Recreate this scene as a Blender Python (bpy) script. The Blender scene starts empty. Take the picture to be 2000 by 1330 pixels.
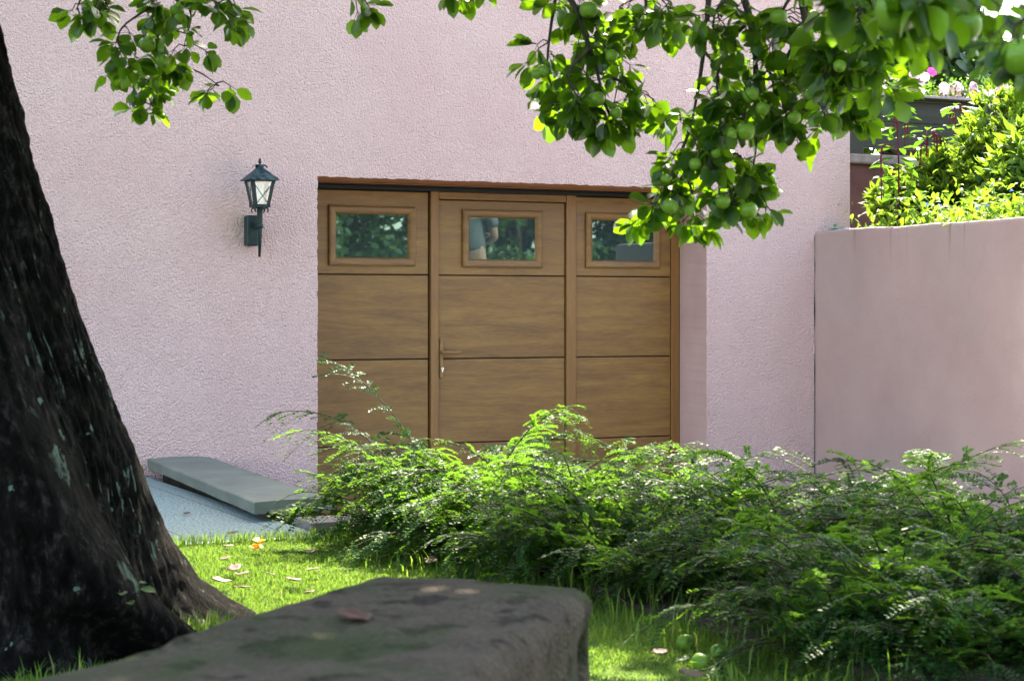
import bpy, bmesh, math, random
import numpy as np
from mathutils import Vector, Matrix, noise as mnoise
R = math.radians
rnd = random.Random(7)
SC = bpy.context.scene
COL = SC.collection

# ------------------------------------------------------------------ camera, sky, sun, exposure
HC, D, TH, F = 0.91, 10.12, R(25.1), 3600.0          # camera height, distance to facade, yaw, focal length in photo pixels
cd = bpy.data.cameras.new("camera"); cam = bpy.data.objects.new("camera", cd); COL.objects.link(cam)
cam.location = (0, -D, HC); cam.rotation_euler = (R(90), 0, -TH)
cd.sensor_width = 36; cd.lens = 36 * F / 2000; cd.shift_y = -0.03
cd.clip_start = 0.05; cd.clip_end = 500
cd.dof.use_dof = True; cd.dof.focus_distance = 10.6; cd.dof.aperture_fstop = 8.5; cd.dof.aperture_blades = 9
SC.camera = cam

SUN_EL, SUN_AZ = R(51), R(36)                         # azimuth from +Y (into the house) towards +X
world = bpy.data.worlds.new("World"); SC.world = world; world.use_nodes = True
wnt = world.node_tree; wnt.nodes.clear()
sky = wnt.nodes.new("ShaderNodeTexSky"); sky.sky_type = 'NISHITA'; sky.sun_disc = False
sky.sun_elevation = SUN_EL; sky.sun_rotation = SUN_AZ; sky.air_density = 1.0; sky.dust_density = 2.0; sky.ozone_density = 1.0
bg = wnt.nodes.new("ShaderNodeBackground"); bg.inputs["Strength"].default_value = 0.15
wo = wnt.nodes.new("ShaderNodeOutputWorld")
wnt.links.new(sky.outputs[0], bg.inputs[0]); wnt.links.new(bg.outputs[0], wo.inputs[0])
sl = bpy.data.lights.new("sun", 'SUN'); sl.energy = 3.3; sl.angle = R(0.5); sl.color = (1.0, 0.95, 0.87)
so = bpy.data.objects.new("sun", sl); COL.objects.link(so)
SDIR = Vector((math.sin(SUN_AZ) * math.cos(SUN_EL), math.cos(SUN_AZ) * math.cos(SUN_EL), math.sin(SUN_EL)))
so.rotation_euler = SDIR.to_track_quat('Z', 'Y').to_euler(); so.location = (5, 5, 12)
SC.view_settings.view_transform = 'Standard'; SC.view_settings.look = 'None'
SC.view_settings.exposure = 3.3; SC.view_settings.gamma = 1.0
SC.view_settings.use_white_balance = True
SC.view_settings.white_balance_temperature = 7500; SC.view_settings.white_balance_tint = 8
SC.cycles.max_bounces = 8; SC.cycles.transmission_bounces = 6; SC.cycles.transparent_max_bounces = 8
SC.cycles.use_denoising = True
SC.cycles.sample_clamp_indirect = 6.0

# ------------------------------------------------------------------ measuring helpers (photo pixel -> point in the place)
CT, ST = math.cos(TH), math.sin(TH)
VIEW = Vector((ST, CT, 0)); RIGHT = Vector((CT, -ST, 0)); CAM = Vector((0, -D, HC))
def P(px, py, d):
    return CAM + d * (VIEW + RIGHT * ((px - 1000) / F)) + Vector((0, 0, d * (605 - py) / F))
def PY(px, py, Y=0.0):
    return P(px, py, (Y + D) / (CT - ST * (px - 1000) / F))
def PX(px, py, X):
    return P(px, py, X / (ST + CT * (px - 1000) / F))
def PG(px, py, z=0.0):
    return P(px, py, (HC - z) * F / (py - 605))
def proj(V):                                            # numpy points -> photo pixels, depth
    V = np.asarray(V, float); rel = V - np.array(CAM)
    d = rel @ np.array(VIEW); l = rel @ np.array(RIGHT)
    dd = np.maximum(d, 1e-3)
    return 1000 + F * l / dd, 605 - F * rel[:, 2] / dd, d

# ------------------------------------------------------------------ objects
def tag(o, label=None, cat=None, group=None, kind=None):
    if label: o["label"] = label
    if cat: o["category"] = cat
    if group: o["group"] = group
    if kind: o["kind"] = kind
    return o
def empty(name, loc=(0, 0, 0), rz=0.0):
    o = bpy.data.objects.new(name, None); COL.objects.link(o); o.location = loc; o.rotation_euler = (0, 0, rz)
    o.empty_display_size = 0.1
    return o
def link(name, me, mat, parent=None):
    o = bpy.data.objects.new(name, me); COL.objects.link(o)
    if mat is not None and not me.materials: me.materials.append(mat)
    if parent is not None: o.parent = parent
    return o
def obj(name, bm, mat, parent=None, smooth=False):
    me = bpy.data.meshes.new(name)
    bmesh.ops.recalc_face_normals(bm, faces=bm.faces)
    bm.to_mesh(me); bm.free()
    if smooth:
        for p in me.polygons: p.use_smooth = True
    return link(name, me, mat, parent)
def copy_tree(o, parent=None):
    c = o.copy(); COL.objects.link(c); c.parent = parent
    for ch in list(o.children): copy_tree(ch, c)
    return c
def np_mesh(name, chunks, mat, parent=None, smooth=False):
    """chunks: list of (verts (n,3), loops 1-D, face sizes 1-D)"""
    Vs, Ls, Ss, off = [], [], [], 0
    for V, L, S in chunks:
        if len(V) == 0: continue
        Vs.append(V); Ls.append(L + off); Ss.append(S); off += len(V)
    V = np.concatenate(Vs).astype(np.float32); L = np.concatenate(Ls).astype(np.int32); S = np.concatenate(Ss).astype(np.int32)
    me = bpy.data.meshes.new(name)
    me.vertices.add(len(V)); me.vertices.foreach_set("co", V.ravel())
    me.loops.add(len(L)); me.loops.foreach_set("vertex_index", L)
    st = np.zeros(len(S), np.int32); st[1:] = np.cumsum(S)[:-1]
    me.polygons.add(len(S)); me.polygons.foreach_set("loop_start", st); me.polygons.foreach_set("loop_total", S)
    if smooth: me.polygons.foreach_set("use_smooth", np.ones(len(S), bool))
    me.update(calc_edges=True); me.validate()
    return link(name, me, mat, parent)
def box(bm, x0, x1, y0, y1, z0, z1, bev=0.0, seg=2):
    g = bmesh.ops.create_cube(bm, size=1.0)
    vs = g["verts"]
    for v in vs:
        v.co = Vector((x0 + (v.co.x + .5) * (x1 - x0), y0 + (v.co.y + .5) * (y1 - y0), z0 + (v.co.z + .5) * (z1 - z0)))
    if bev > 0:
        es = list({e for v in vs for e in v.link_edges})
        bmesh.ops.bevel(bm, geom=es, offset=bev, segments=seg, affect='EDGES', profile=0.5)
def rect_ring(bm, x0, x1, z0, z1, prof):
    """mitred frame standing in the XZ plane; prof = [(inset, y)...]"""
    rings = []
    for ins, y in prof:
        rings.append([bm.verts.new((x, y, z)) for x, z in
                      ((x0 + ins, z0 + ins), (x1 - ins, z0 + ins), (x1 - ins, z1 - ins), (x0 + ins, z1 - ins))])
    for a, b in zip(rings, rings[1:]):
        for i in range(4):
            j = (i + 1) % 4
            bm.faces.new((a[i], a[j], b[j], b[i]))
def unit(a):
    return a / np.maximum(np.linalg.norm(a, axis=-1, keepdims=True), 1e-9)
def tube(pts, rads, n=6, cap=True):
    pts = np.asarray(pts, float); m = len(pts); rads = np.broadcast_to(np.asarray(rads, float), (m,))
    t = np.gradient(pts, axis=0); t = unit(t)
    ref = np.array([0.0, 0, 1]) if abs(t[0, 2]) < 0.9 else np.array([1.0, 0, 0])
    V = []
    for i in range(m):
        a = np.cross(t[i], ref); a /= max(np.linalg.norm(a), 1e-9); b = np.cross(t[i], a); ref = np.cross(a, t[i])
        ang = np.arange(n) * 2 * math.pi / n
        V.append(pts[i] + rads[i] * (np.cos(ang)[:, None] * a + np.sin(ang)[:, None] * b))
    V = np.concatenate(V)
    i, k = np.meshgrid(np.arange(m - 1), np.arange(n), indexing='ij'); i = i.ravel(); k = k.ravel(); k2 = (k + 1) % n
    L = np.stack([i * n + k, i * n + k2, (i + 1) * n + k2, (i + 1) * n + k], 1).ravel()
    S = np.full(len(i), 4)
    if cap:
        L = np.concatenate([L, np.arange(n)[::-1], (m - 1) * n + np.arange(n)]); S = np.concatenate([S, [n, n]])
    return V, L, S
def spline(pts, n=12):
    """Catmull-Rom through pts"""
    p = np.array([list(q) for q in pts], float)
    if len(p) < 3: return np.array([p[0] + (p[-1] - p[0]) * t for t in np.linspace(0, 1, n)])
    q = np.vstack([2 * p[0] - p[1], p, 2 * p[-1] - p[-2]]); out = []
    for s in np.linspace(0, len(p) - 1 - 1e-6, n):
        i = int(s); t = s - i; a, b, c, d = q[i], q[i + 1], q[i + 2], q[i + 3]
        out.append(0.5 * (2 * b + (c - a) * t + (2 * a - 5 * b + 4 * c - d) * t * t + (3 * b - a - 3 * c + d) * t ** 3))
    return np.array(out)
# leaf templates: (t along, s across, h out of plane), faces
APPLE_LEAF = (np.array([(0, 0, 0), (.16, 0, -.01), (.16, .28, .05), (.16, -.28, .05), (.45, 0, -.01), (.45, .5, .09), (.45, -.5, .09),
                        (.75, 0, -.03), (.75, .40, .03), (.75, -.40, .03), (.93, .14, -.06), (.93, -.14, -.06), (1, 0, -.09)]),
              [(0, 1, 2), (0, 3, 1), (1, 4, 5, 2), (3, 6, 4, 1), (4, 7, 8, 5), (6, 9, 7, 4), (7, 10, 8), (9, 11, 7), (7, 12, 10), (11, 12, 7)])
SMALL_LEAF = (np.array([(0, 0, 0), (.35, .5, .06), (.78, .38, .05), (1, 0, 0), (.35, -.5, .06), (.78, -.38, .05)]),
              [(0, 3, 2, 1), (0, 4, 5, 3)])
LANCE_LEAF = (np.array([(0, 0, 0), (.3, 0, .02), (.3, .5, .09), (.3, -.5, .09), (.65, 0, .0), (.65, .36, .05), (.65, -.36, .05), (1, 0, -.12)]),
              [(0, 1, 2), (0, 3, 1), (1, 4, 5, 2), (3, 6, 4, 1), (4, 7, 5), (6, 7, 4)])
PETAL = (np.array([(0, 0, 0), (.5, .4, .05), (1, .45, -.02), (1.08, 0, .0), (1, -.45, -.02), (.5, -.4, .05)]),
         [(0, 1, 2, 3), (0, 3, 4, 5)])
def leaves(tpl, O, A, N, Ln, Wd):
    tv, fs = tpl; O = np.asarray(O, float); n = len(O)
    if n == 0: return np.zeros((0, 3)), np.zeros(0, int), np.zeros(0, int)
    A = unit(np.asarray(A, float)); N = np.asarray(N, float); N = unit(N - (N * A).sum(1, keepdims=True) * A); S = np.cross(A, N)
    Ln = np.broadcast_to(Ln, (n,))[:, None, None]; Wd = np.broadcast_to(Wd, (n,))[:, None, None]
    V = O[:, None, :] + tv[None, :, 0, None] * Ln * A[:, None] + tv[None, :, 1, None] * Wd * S[:, None] + tv[None, :, 2, None] * Ln * N[:, None]
    fl = np.array([i for f in fs for i in f]); sz = np.array([len(f) for f in fs])
    L = (fl[None] + (np.arange(n) * len(tv))[:, None]).ravel()
    return V.reshape(-1, 3), L, np.tile(sz, n)
def rdir(g, n):
    return unit(g.normal(size=(n, 3)))

# ------------------------------------------------------------------ materials
def M_(name):
    m = bpy.data.materials.new(name); m.use_nodes = True; nt = m.node_tree
    b = nt.nodes["Principled BSDF"]; out = nt.nodes["Material Output"]
    b.inputs["Specular IOR Level"].default_value = .2
    return m, nt, b, out
def nd(nt, typ, ins=None, **at):
    n = nt.nodes.new(typ)
    for k, v in at.items(): setattr(n, k, v)
    for k, v in (ins or {}).items():
        if isinstance(v, bpy.types.NodeSocket): nt.links.new(v, n.inputs[k])
        else: n.inputs[k].default_value = v
    return n
def coords(nt, scale=(1, 1, 1), loc=(0, 0, 0), perobj=False):
    tc = nd(nt, "ShaderNodeTexCoord"); v = tc.outputs["Object"]
    if perobj:
        oi = nd(nt, "ShaderNodeObjectInfo")
        m = nd(nt, "ShaderNodeMath", {0: oi.outputs["Random"], 1: 37.0}, operation='MULTIPLY')
        v = nd(nt, "ShaderNodeVectorMath", {0: v, 1: m.outputs[0]}, operation='ADD').outputs[0]
    mp = nd(nt, "ShaderNodeMapping", {"Vector": v, "Scale": scale, "Location": loc})
    return mp.outputs[0]
def ramp(nt, fac, stops):
    r = nd(nt, "ShaderNodeValToRGB", {"Fac": fac}); cr = r.color_ramp
    while len(cr.elements) > 1: cr.elements.remove(cr.elements[-1])
    for i, (p, c) in enumerate(stops):
        e = cr.elements[0] if i == 0 else cr.elements.new(p)
        e.position = p; e.color = (*c, 1) if len(c) == 3 else c
    return r.outputs["Color"]
def g3(v): return (v, v, v)
def noise(nt, vec, scale, detail=4, rough=.55, dist=0.0):
    return nd(nt, "ShaderNodeTexNoise", {"Vector": vec, "Scale": scale, "Detail": detail, "Roughness": rough, "Distortion": dist}).outputs["Fac"]
def mixc(nt, fac, a, b, mode='MIX'):
    n = nd(nt, "ShaderNodeMix", data_type='RGBA', blend_type=mode)
    for i, v in ((0, fac), (6, a), (7, b)):
        if isinstance(v, bpy.types.NodeSocket): nt.links.new(v, n.inputs[i])
        else: n.inputs[i].default_value = v if i == 0 else ((*v, 1) if len(v) == 3 else v)
    return n.outputs[2]
def bump(nt, b, h, strength, dist):
    n = nd(nt, "ShaderNodeBump", {"Height": h, "Strength": strength, "Distance": dist})
    nt.links.new(n.outputs[0], b.inputs["Normal"])
def setc(nt, b, c):
    if isinstance(c, bpy.types.NodeSocket): nt.links.new(c, b.inputs["Base Color"])
    else: b.inputs["Base Color"].default_value = (*c, 1)
def plain(name, c1, c2, rough=.6, scale=8.0, metal=0.0, bscale=None, bst=.2, bd=.003, spec=.25, stretch=(1, 1, 1)):
    m, nt, b, out = M_(name); v = coords(nt, stretch)
    setc(nt, b, ramp(nt, noise(nt, v, scale), [(.3, c1), (.7, c2)]))
    b.inputs["Roughness"].default_value = rough; b.inputs["Metallic"].default_value = metal
    b.inputs["Specular IOR Level"].default_value = spec
    if bscale: bump(nt, b, noise(nt, v, bscale, 3), bst, bd)
    return m
def leafmat(name, dark, light, trans, fac=.45, rough=.38, spec=.4):
    m, nt, b, out = M_(name)
    geo = nd(nt, "ShaderNodeNewGeometry"); rpi = geo.outputs["Random Per Island"]
    setc(nt, b, ramp(nt, rpi, [(0, dark), (1, light)]))
    b.inputs["Roughness"].default_value = rough; b.inputs["Specular IOR Level"].default_value = spec
    tcol = mixc(nt, rpi, tuple(.7 * x for x in trans), trans)
    tr = nd(nt, "ShaderNodeBsdfTranslucent", {"Color": tcol})
    mx = nd(nt, "ShaderNodeMixShader", {0: fac, 1: b.outputs[0], 2: tr.outputs[0]})
    nt.links.new(mx.outputs[0], out.inputs["Surface"])
    return m
def stucco(name, c1, c2, sc=60, st=.75, bd=.012, stain=False):
    m, nt, b, out = M_(name); v = coords(nt)
    big = noise(nt, v, 1.3, 4, .6); col = ramp(nt, big, [(.3, c1), (.7, c2)])
    fine = noise(nt, v, sc, 3, .6)
    col = mixc(nt, .22, col, ramp(nt, fine, [(.35, tuple(.7 * x for x in c1)), (.65, tuple(min(1, 1.12 * x) for x in c2))]))
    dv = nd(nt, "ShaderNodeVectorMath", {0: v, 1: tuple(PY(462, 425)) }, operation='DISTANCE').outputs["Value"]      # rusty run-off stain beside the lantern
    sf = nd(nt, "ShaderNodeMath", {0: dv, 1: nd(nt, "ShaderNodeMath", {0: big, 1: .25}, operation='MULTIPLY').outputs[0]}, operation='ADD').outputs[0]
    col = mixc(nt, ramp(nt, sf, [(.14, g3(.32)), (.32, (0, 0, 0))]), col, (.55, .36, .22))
    setc(nt, b, col)
    vo = nd(nt, "ShaderNodeTexVoronoi", {"Vector": v, "Scale": sc * .9, "Randomness": 1.0}, feature='SMOOTH_F1')
    h = nd(nt, "ShaderNodeMath", {0: fine, 1: vo.outputs["Distance"]}, operation='SUBTRACT').outputs[0]
    bump(nt, b, h, st, bd)
    b.inputs["Roughness"].default_value = .92; b.inputs["Specular IOR Level"].default_value = .08
    return m
MAT = {}
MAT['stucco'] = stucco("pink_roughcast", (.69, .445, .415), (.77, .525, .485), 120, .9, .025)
def smooth_stucco():
    m, nt, b, out = M_("aged_pink_plaster"); v = coords(nt)
    col = ramp(nt, noise(nt, v, 1.6, 5, .6), [(.3, (.37, .235, .208)), (.7, (.44, .29, .255))])
    col = mixc(nt, ramp(nt, noise(nt, v, .9, 3), [(.5, (0, 0, 0)), (.72, g3(.35))]), col, (.36, .30, .27))
    # rain streaks running down from the coping
    vs = coords(nt, (22, 22, .45)); sx = nd(nt, "ShaderNodeSeparateXYZ", {0: nd(nt, "ShaderNodeTexCoord").outputs["Object"]})
    top = nd(nt, "ShaderNodeMapRange", {0: sx.outputs[2], 1: 1.02, 2: 1.43, 3: 0.0, 4: 1.0}).outputs[0]
    top = nd(nt, "ShaderNodeMath", {0: top, 1: 2.8}, operation='POWER').outputs[0]
    st = ramp(nt, noise(nt, vs, 1.0, 3, .6), [(.57, (0, 0, 0)), (.70, g3(.9))])
    f = mixc(nt, 1.0, st, top, 'MULTIPLY')
    col = mixc(nt, f, col, (.16, .12, .10))
    # hairline cracks
    vc = nd(nt, "ShaderNodeTexVoronoi", {"Vector": nd(nt, "ShaderNodeVectorMath", {0: v, 1: nd(nt, "ShaderNodeVectorMath", {0: nd(nt, "ShaderNodeTexNoise", {"Vector": v, "Scale": 5.0}).outputs["Color"], 1: (.25, .25, .25)}, operation='MULTIPLY').outputs[0]}, operation='ADD').outputs[0], "Scale": .55}, feature='DISTANCE_TO_EDGE')
    cf = ramp(nt, vc.outputs["Distance"], [(0, g3(.10)), (.004, (0, 0, 0))])
    col = mixc(nt, cf, col, (.2, .12, .1))
    setc(nt, b, col)
    n1 = noise(nt, v, 70, 3, .6); n2 = noise(nt, v, 9, 3)
    h = nd(nt, "ShaderNodeMath", {0: n1, 1: n2}, operation='ADD').outputs[0]
    bump(nt, b, h, .5, .006)
    b.inputs["Roughness"].default_value = .9; b.inputs["Specular IOR Level"].default_value = .25
    return m
MAT['plaster'] = smooth_stucco()
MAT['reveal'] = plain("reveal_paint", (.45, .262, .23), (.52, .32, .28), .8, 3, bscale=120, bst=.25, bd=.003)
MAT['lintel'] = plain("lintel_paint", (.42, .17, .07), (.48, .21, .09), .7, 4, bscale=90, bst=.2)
def wood(name, vertical=False, dk=(.080, .029, .008), md=(.178, .078, .016), lt=(.262, .136, .029)):
    m, nt, b, out = M_(name)
    v = coords(nt, (1, 1, .09) if vertical else (.09, 1, 1), perobj=True)
    n1 = noise(nt, v, 15, 8, .68, .9); n2 = noise(nt, v, 150, 4, .65)
    w = coords(nt, (1, 1, .25) if vertical else (.25, 1, 1), perobj=True)
    n3 = noise(nt, w, 9, 4, .65, 1.6)
    c = ramp(nt, n1, [(.28, dk), (.5, md), (.72, lt)])
    c = mixc(nt, ramp(nt, n3, [(.5, (0, 0, 0)), (.75, g3(.55))]), c, (.115, .052, .026))
    c = mixc(nt, .32, c, ramp(nt, n2, [(.3, dk), (.7, lt)]))
    setc(nt, b, c); b.inputs["Roughness"].default_value = .42; b.inputs["Specular IOR Level"].default_value = .45
    bump(nt, b, n2, .12, .001)
    return m
MAT['wood'] = wood("golden_oak_laminate"); MAT['woodv'] = wood("golden_oak_upright", True, (.135, .054, .013), (.195, .082, .019), (.24, .108, .027))
MAT['bronze'] = plain("bronze_paint", (.20, .105, .035), (.25, .135, .05), .32, 20)
MAT['black'] = plain("black_rubber", (.004, .004, .004), (.010, .010, .010), .55, 12)
MAT['steel'] = plain("steel", (.55, .56, .57), (.7, .7, .7), .25, 30, metal=1.0)
def glassmat():
    m, nt, b, out = M_("dark_window_glass"); v = coords(nt)
    sp = ramp(nt, noise(nt, v, 210, 2, .7), [(.45, (.003, .012, .014)), (.75, (.010, .032, .033))])
    setc(nt, b, sp); b.inputs["Roughness"].default_value = .4
    gl = nd(nt, "ShaderNodeBsdfGlossy", {"Color": (.55, .85, .84, 1), "Roughness": .004})
    bp = nd(nt, "ShaderNodeBump", {"Height": noise(nt, v, 130, 2, .6), "Strength": .006, "Distance": .001}); nt.links.new(bp.outputs[0], gl.inputs["Normal"])
    mx = nd(nt, "ShaderNodeMixShader", {0: .17, 1: b.outputs[0], 2: gl.outputs[0]}); nt.links.new(mx.outputs[0], out.inputs["Surface"])
    return m
MAT['glass'] = glassmat()
def lampglass():
    m, nt, b, out = M_("lantern_glass")
    tr = nd(nt, "ShaderNodeBsdfTransparent", {"Color": (.86, .93, .91, 1)}); gl = nd(nt, "ShaderNodeBsdfGlossy", {"Color": (1, 1, 1, 1), "Roughness": .05})
    df = nd(nt, "ShaderNodeBsdfDiffuse", {"Color": (.7, .75, .75, 1)})
    a = nd(nt, "ShaderNodeMixShader", {0: .18, 1: tr.outputs[0], 2: gl.outputs[0]}); c = nd(nt, "ShaderNodeMixShader", {0: .12, 1: a.outputs[0], 2: df.outputs[0]})
    nt.links.new(c.outputs[0], out.inputs["Surface"]); return m
MAT['lampglass'] = lampglass()
MAT['iron'] = plain("painted_iron", (.007, .016, .017), (.016, .032, .033), .42, 30, bscale=90, bst=.15)
def verdigris():
    m, nt, b, out = M_("weathered_lamp_roof"); v = coords(nt)
    setc(nt, b, ramp(nt, noise(nt, v, 34, 4, .65), [(.38, (.006, .009, .010)), (.48, (.022, .045, .047)), (.72, (.07, .11, .112))]))
    b.inputs["Roughness"].default_value = .55; b.inputs["Metallic"].default_value = .2; return m
MAT['verdigris'] = verdigris()
MAT['tube'] = plain("frosted_bulb", (.72, .82, .80), (.80, .88, .86), .3, 6)
def stone_slab():
    m, nt, b, out = M_("slate_coping"); v = coords(nt)
    c = ramp(nt, noise(nt, v, 5, 5, .6), [(.3, (.095, .108, .09)), (.7, (.16, .17, .138))])
    c = mixc(nt, ramp(nt, noise(nt, v, 2.2, 3), [(.52, (0, 0, 0)), (.75, g3(.5))]), c, (.15, .14, .09))
    setc(nt, b, c); b.inputs["Roughness"].default_value = .6; bump(nt, b, noise(nt, v, 45, 4), .25, .003); return m
MAT['slab'] = stone_slab()
def pavers():
    m, nt, b, out = M_("granite_paving"); v = coords(nt, loc=(-1.94, 2.07, 0))
    g = ramp(nt, noise(nt, v, 85, 2, .8), [(.38, (.045, .07, .068)), (.5, (.155, .205, .195)), (.62, (.30, .36, .33))])
    c = mixc(nt, .12, g, ramp(nt, noise(nt, v, 2.5, 4), [(.3, (.12, .16, .15)), (.7, (.18, .225, .21))]))
    br = nd(nt, "ShaderNodeTexBrick", {"Vector": v, "Scale": 1.0, "Mortar Size": .003, "Mortar Smooth": .3, "Brick Width": .41, "Row Height": .83}); br.offset = 0
    c = mixc(nt, br.outputs["Fac"], c, (.03, .03, .028))
    setc(nt, b, c); b.inputs["Roughness"].default_value = .8; bump(nt, b, noise(nt, v, 170, 2), .3, .002); return m
MAT['pavers'] = pavers()
MAT['concrete'] = plain("driveway_concrete", (.24, .24, .235), (.36, .355, .345), .9, 3, bscale=80, bst=.4)
def soil():
    m, nt, b, out = M_("lawn_soil"); v = coords(nt)
    setc(nt, b, ramp(nt, noise(nt, v, 6, 5), [(.3, (.035, .055, .012)), (.55, (.06, .10, .018)), (.75, (.06, .055, .025))]))
    b.inputs["Roughness"].default_value = 1; bump(nt, b, noise(nt, v, 60, 3), .6, .01); return m
MAT['soil'] = soil()
MAT['earth'] = plain("dark_earth", (.03, .022, .015), (.06, .045, .03), 1, 8, bscale=40, bst=.6, bd=.01)
def grassmat():
    m, nt, b, out = M_("grass_blade"); geo = nd(nt, "ShaderNodeNewGeometry"); v = coords(nt)
    c = ramp(nt, geo.outputs["Random Per Island"], [(0, (.034, .080, .010)), (.55, (.085, .165, .020)), (.88, (.14, .21, .035)), (.93, (.20, .17, .07)), (1, (.22, .17, .08))])
    c = mixc(nt, ramp(nt, noise(nt, v, 3, 3), [(.35, g3(.45)), (.6, g3(0))]), c, (.03, .075, .010))
    setc(nt, b, c); b.inputs["Roughness"].default_value = .5
    tr = nd(nt, "ShaderNodeBsdfTranslucent", {"Color": mixc(nt, .5, c, (.235, .42, .04))})
    mx = nd(nt, "ShaderNodeMixShader", {0: .42, 1: b.outputs[0], 2: tr.outputs[0]}); nt.links.new(mx.outputs[0], out.inputs["Surface"]); return m
MAT['grass'] = grassmat()
def bark():
    m, nt, b, out = M_("mossy_bark"); v = coords(nt); vs = coords(nt, (1, 1, .5))
    c = ramp(nt, noise(nt, vs, 30, 8, .75), [(.40, (.0008, .0007, .0006)), (.53, (.006, .0050, .0042)), (.64, (.034, .029, .0245))])
    c = mixc(nt, ramp(nt, noise(nt, v, 3.2, 4), [(.5, (0, 0, 0)), (.68, g3(.5))]), c, (.003, .005, .0018))
    wob = nd(nt, "ShaderNodeTexNoise", {"Vector": v, "Scale": 30.0, "Detail": 3.0}).outputs["Color"]; vv = mixc(nt, .05, v, wob); lich = None
    for sc_, lo, rr in ((8.5, .70, .19), (20.0, .86, .24)):
        vo = nd(nt, "ShaderNodeTexVoronoi", {"Vector": vv, "Scale": sc_, "Randomness": 1.0}, feature='F1'); cs = nd(nt, "ShaderNodeSeparateColor", {0: vo.outputs["Color"]})
        sel = ramp(nt, cs.outputs[0], [(lo, (0, 0, 0)), (lo + .02, (1, 1, 1))])
        rad = nd(nt, "ShaderNodeMath", {0: nd(nt, "ShaderNodeMath", {0: cs.outputs[1], 1: rr}, operation='MULTIPLY').outputs[0], 1: vo.outputs["Distance"]}, operation='SUBTRACT').outputs[0]
        sp = mixc(nt, 1.0, sel, ramp(nt, rad, [(0, (0, 0, 0)), (.02, (1, 1, 1))]), 'MULTIPLY'); lich = sp if lich is None else mixc(nt, 1.0, lich, sp, 'LIGHTEN')
    nrm = nd(nt, "ShaderNodeSeparateXYZ", {0: nd(nt, "ShaderNodeNewGeometry").outputs["Normal"]}).outputs[0]      # lichen crust favours one side of the trunk
    vb = ramp(nt, noise(nt, v, 6.0, 6, .72, .3), [(.575, (0, 0, 0)), (.60, (1, 1, 1))])
    vb = mixc(nt, 1.0, vb, ramp(nt, nrm, [(.62, (0, 0, 0)), (.85, (1, 1, 1))]), 'MULTIPLY')
    lich = mixc(nt, 1.0, lich, vb, 'LIGHTEN')
    c = mixc(nt, lich, c, mixc(nt, noise(nt, v, 60, 3), (.06, .095, .072), (.15, .21, .165)))
    setc(nt, b, c); b.inputs["Roughness"].default_value = .95; b.inputs["Specular IOR Level"].default_value = .06
    bump(nt, b, noise(nt, vs, 40, 6, .75), 1.0, .03); return m
MAT['bark'] = bark()
MAT['twig'] = plain("twig_bark", (.018, .013, .010), (.05, .038, .028), .8, 40)
MAT['shrubstem'] = plain("shrub_stem", (.016, .010, .006), (.035, .022, .012), .8, 40)
MAT['apple_leaf'] = leafmat("apple_leaf", (.006, .024, .004), (.022, .056, .008), (.20, .42, .012), .42, .36)
MAT['shrub_leaf'] = leafmat("shrub_leaf", (.005, .025, .008), (.020, .066, .017), (.15, .33, .025), .38, .4, .04)
MAT['lance_leaf'] = leafmat("lance_leaf", (.028, .085, .013), (.09, .17, .03), (.24, .42, .028), .42, .5, .12)
MAT['dark_leaf'] = leafmat("broad_leaf", (.015, .05, .012), (.035, .095, .024), (.12, .28, .02), .38, .5, .12)
MAT['tree_leaf'] = leafmat("tree_leaf", (.010, .035, .014), (.03, .075, .026), (.16, .30, .05), .35, .45)
MAT['tassel'] = plain("amaranth_tassel", (.075, .005, .016), (.15, .012, .032), .8, 60, bscale=200, bst=.8, bd=.004)
def petal(name, a, b_):
    return leafmat(name, a, b_, b_, .3, .6, .3)
MAT['pink'] = petal("pink_petal", (.62, .24, .42), (.80, .52, .66)); MAT['white_pink'] = petal("pale_petal", (.78, .58, .64), (.85, .74, .76)); MAT['magenta'] = petal("magenta_petal", (.55, .03, .28), (.68, .08, .38))
MAT['blue'] = petal("blue_petal", (.08, .20, .55), (.15, .30, .70))
MAT['orange'] = petal("orange_petal", (.75, .22, .02), (.85, .36, .03))
def applemat():
    m, nt, b, out = M_("green_apple_skin"); v = coords(nt, perobj=True)
    c = ramp(nt, noise(nt, v, 14, 3), [(.3, (.065, .14, .010)), (.7, (.125, .21, .022))])
    vo = nd(nt, "ShaderNodeTexVoronoi", {"Vector": v, "Scale": 90.0}); c = mixc(nt, ramp(nt, vo.outputs["Distance"], [(.12, g3(.4)), (.2, (0, 0, 0))]), c, (.24, .34, .10))
    setc(nt, b, c); b.inputs["Roughness"].default_value = .36; b.inputs["Subsurface Weight"].default_value = .15; b.inputs["Subsurface Radius"].default_value = (.01, .015, .004); return m
MAT['apple'] = applemat()
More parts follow.
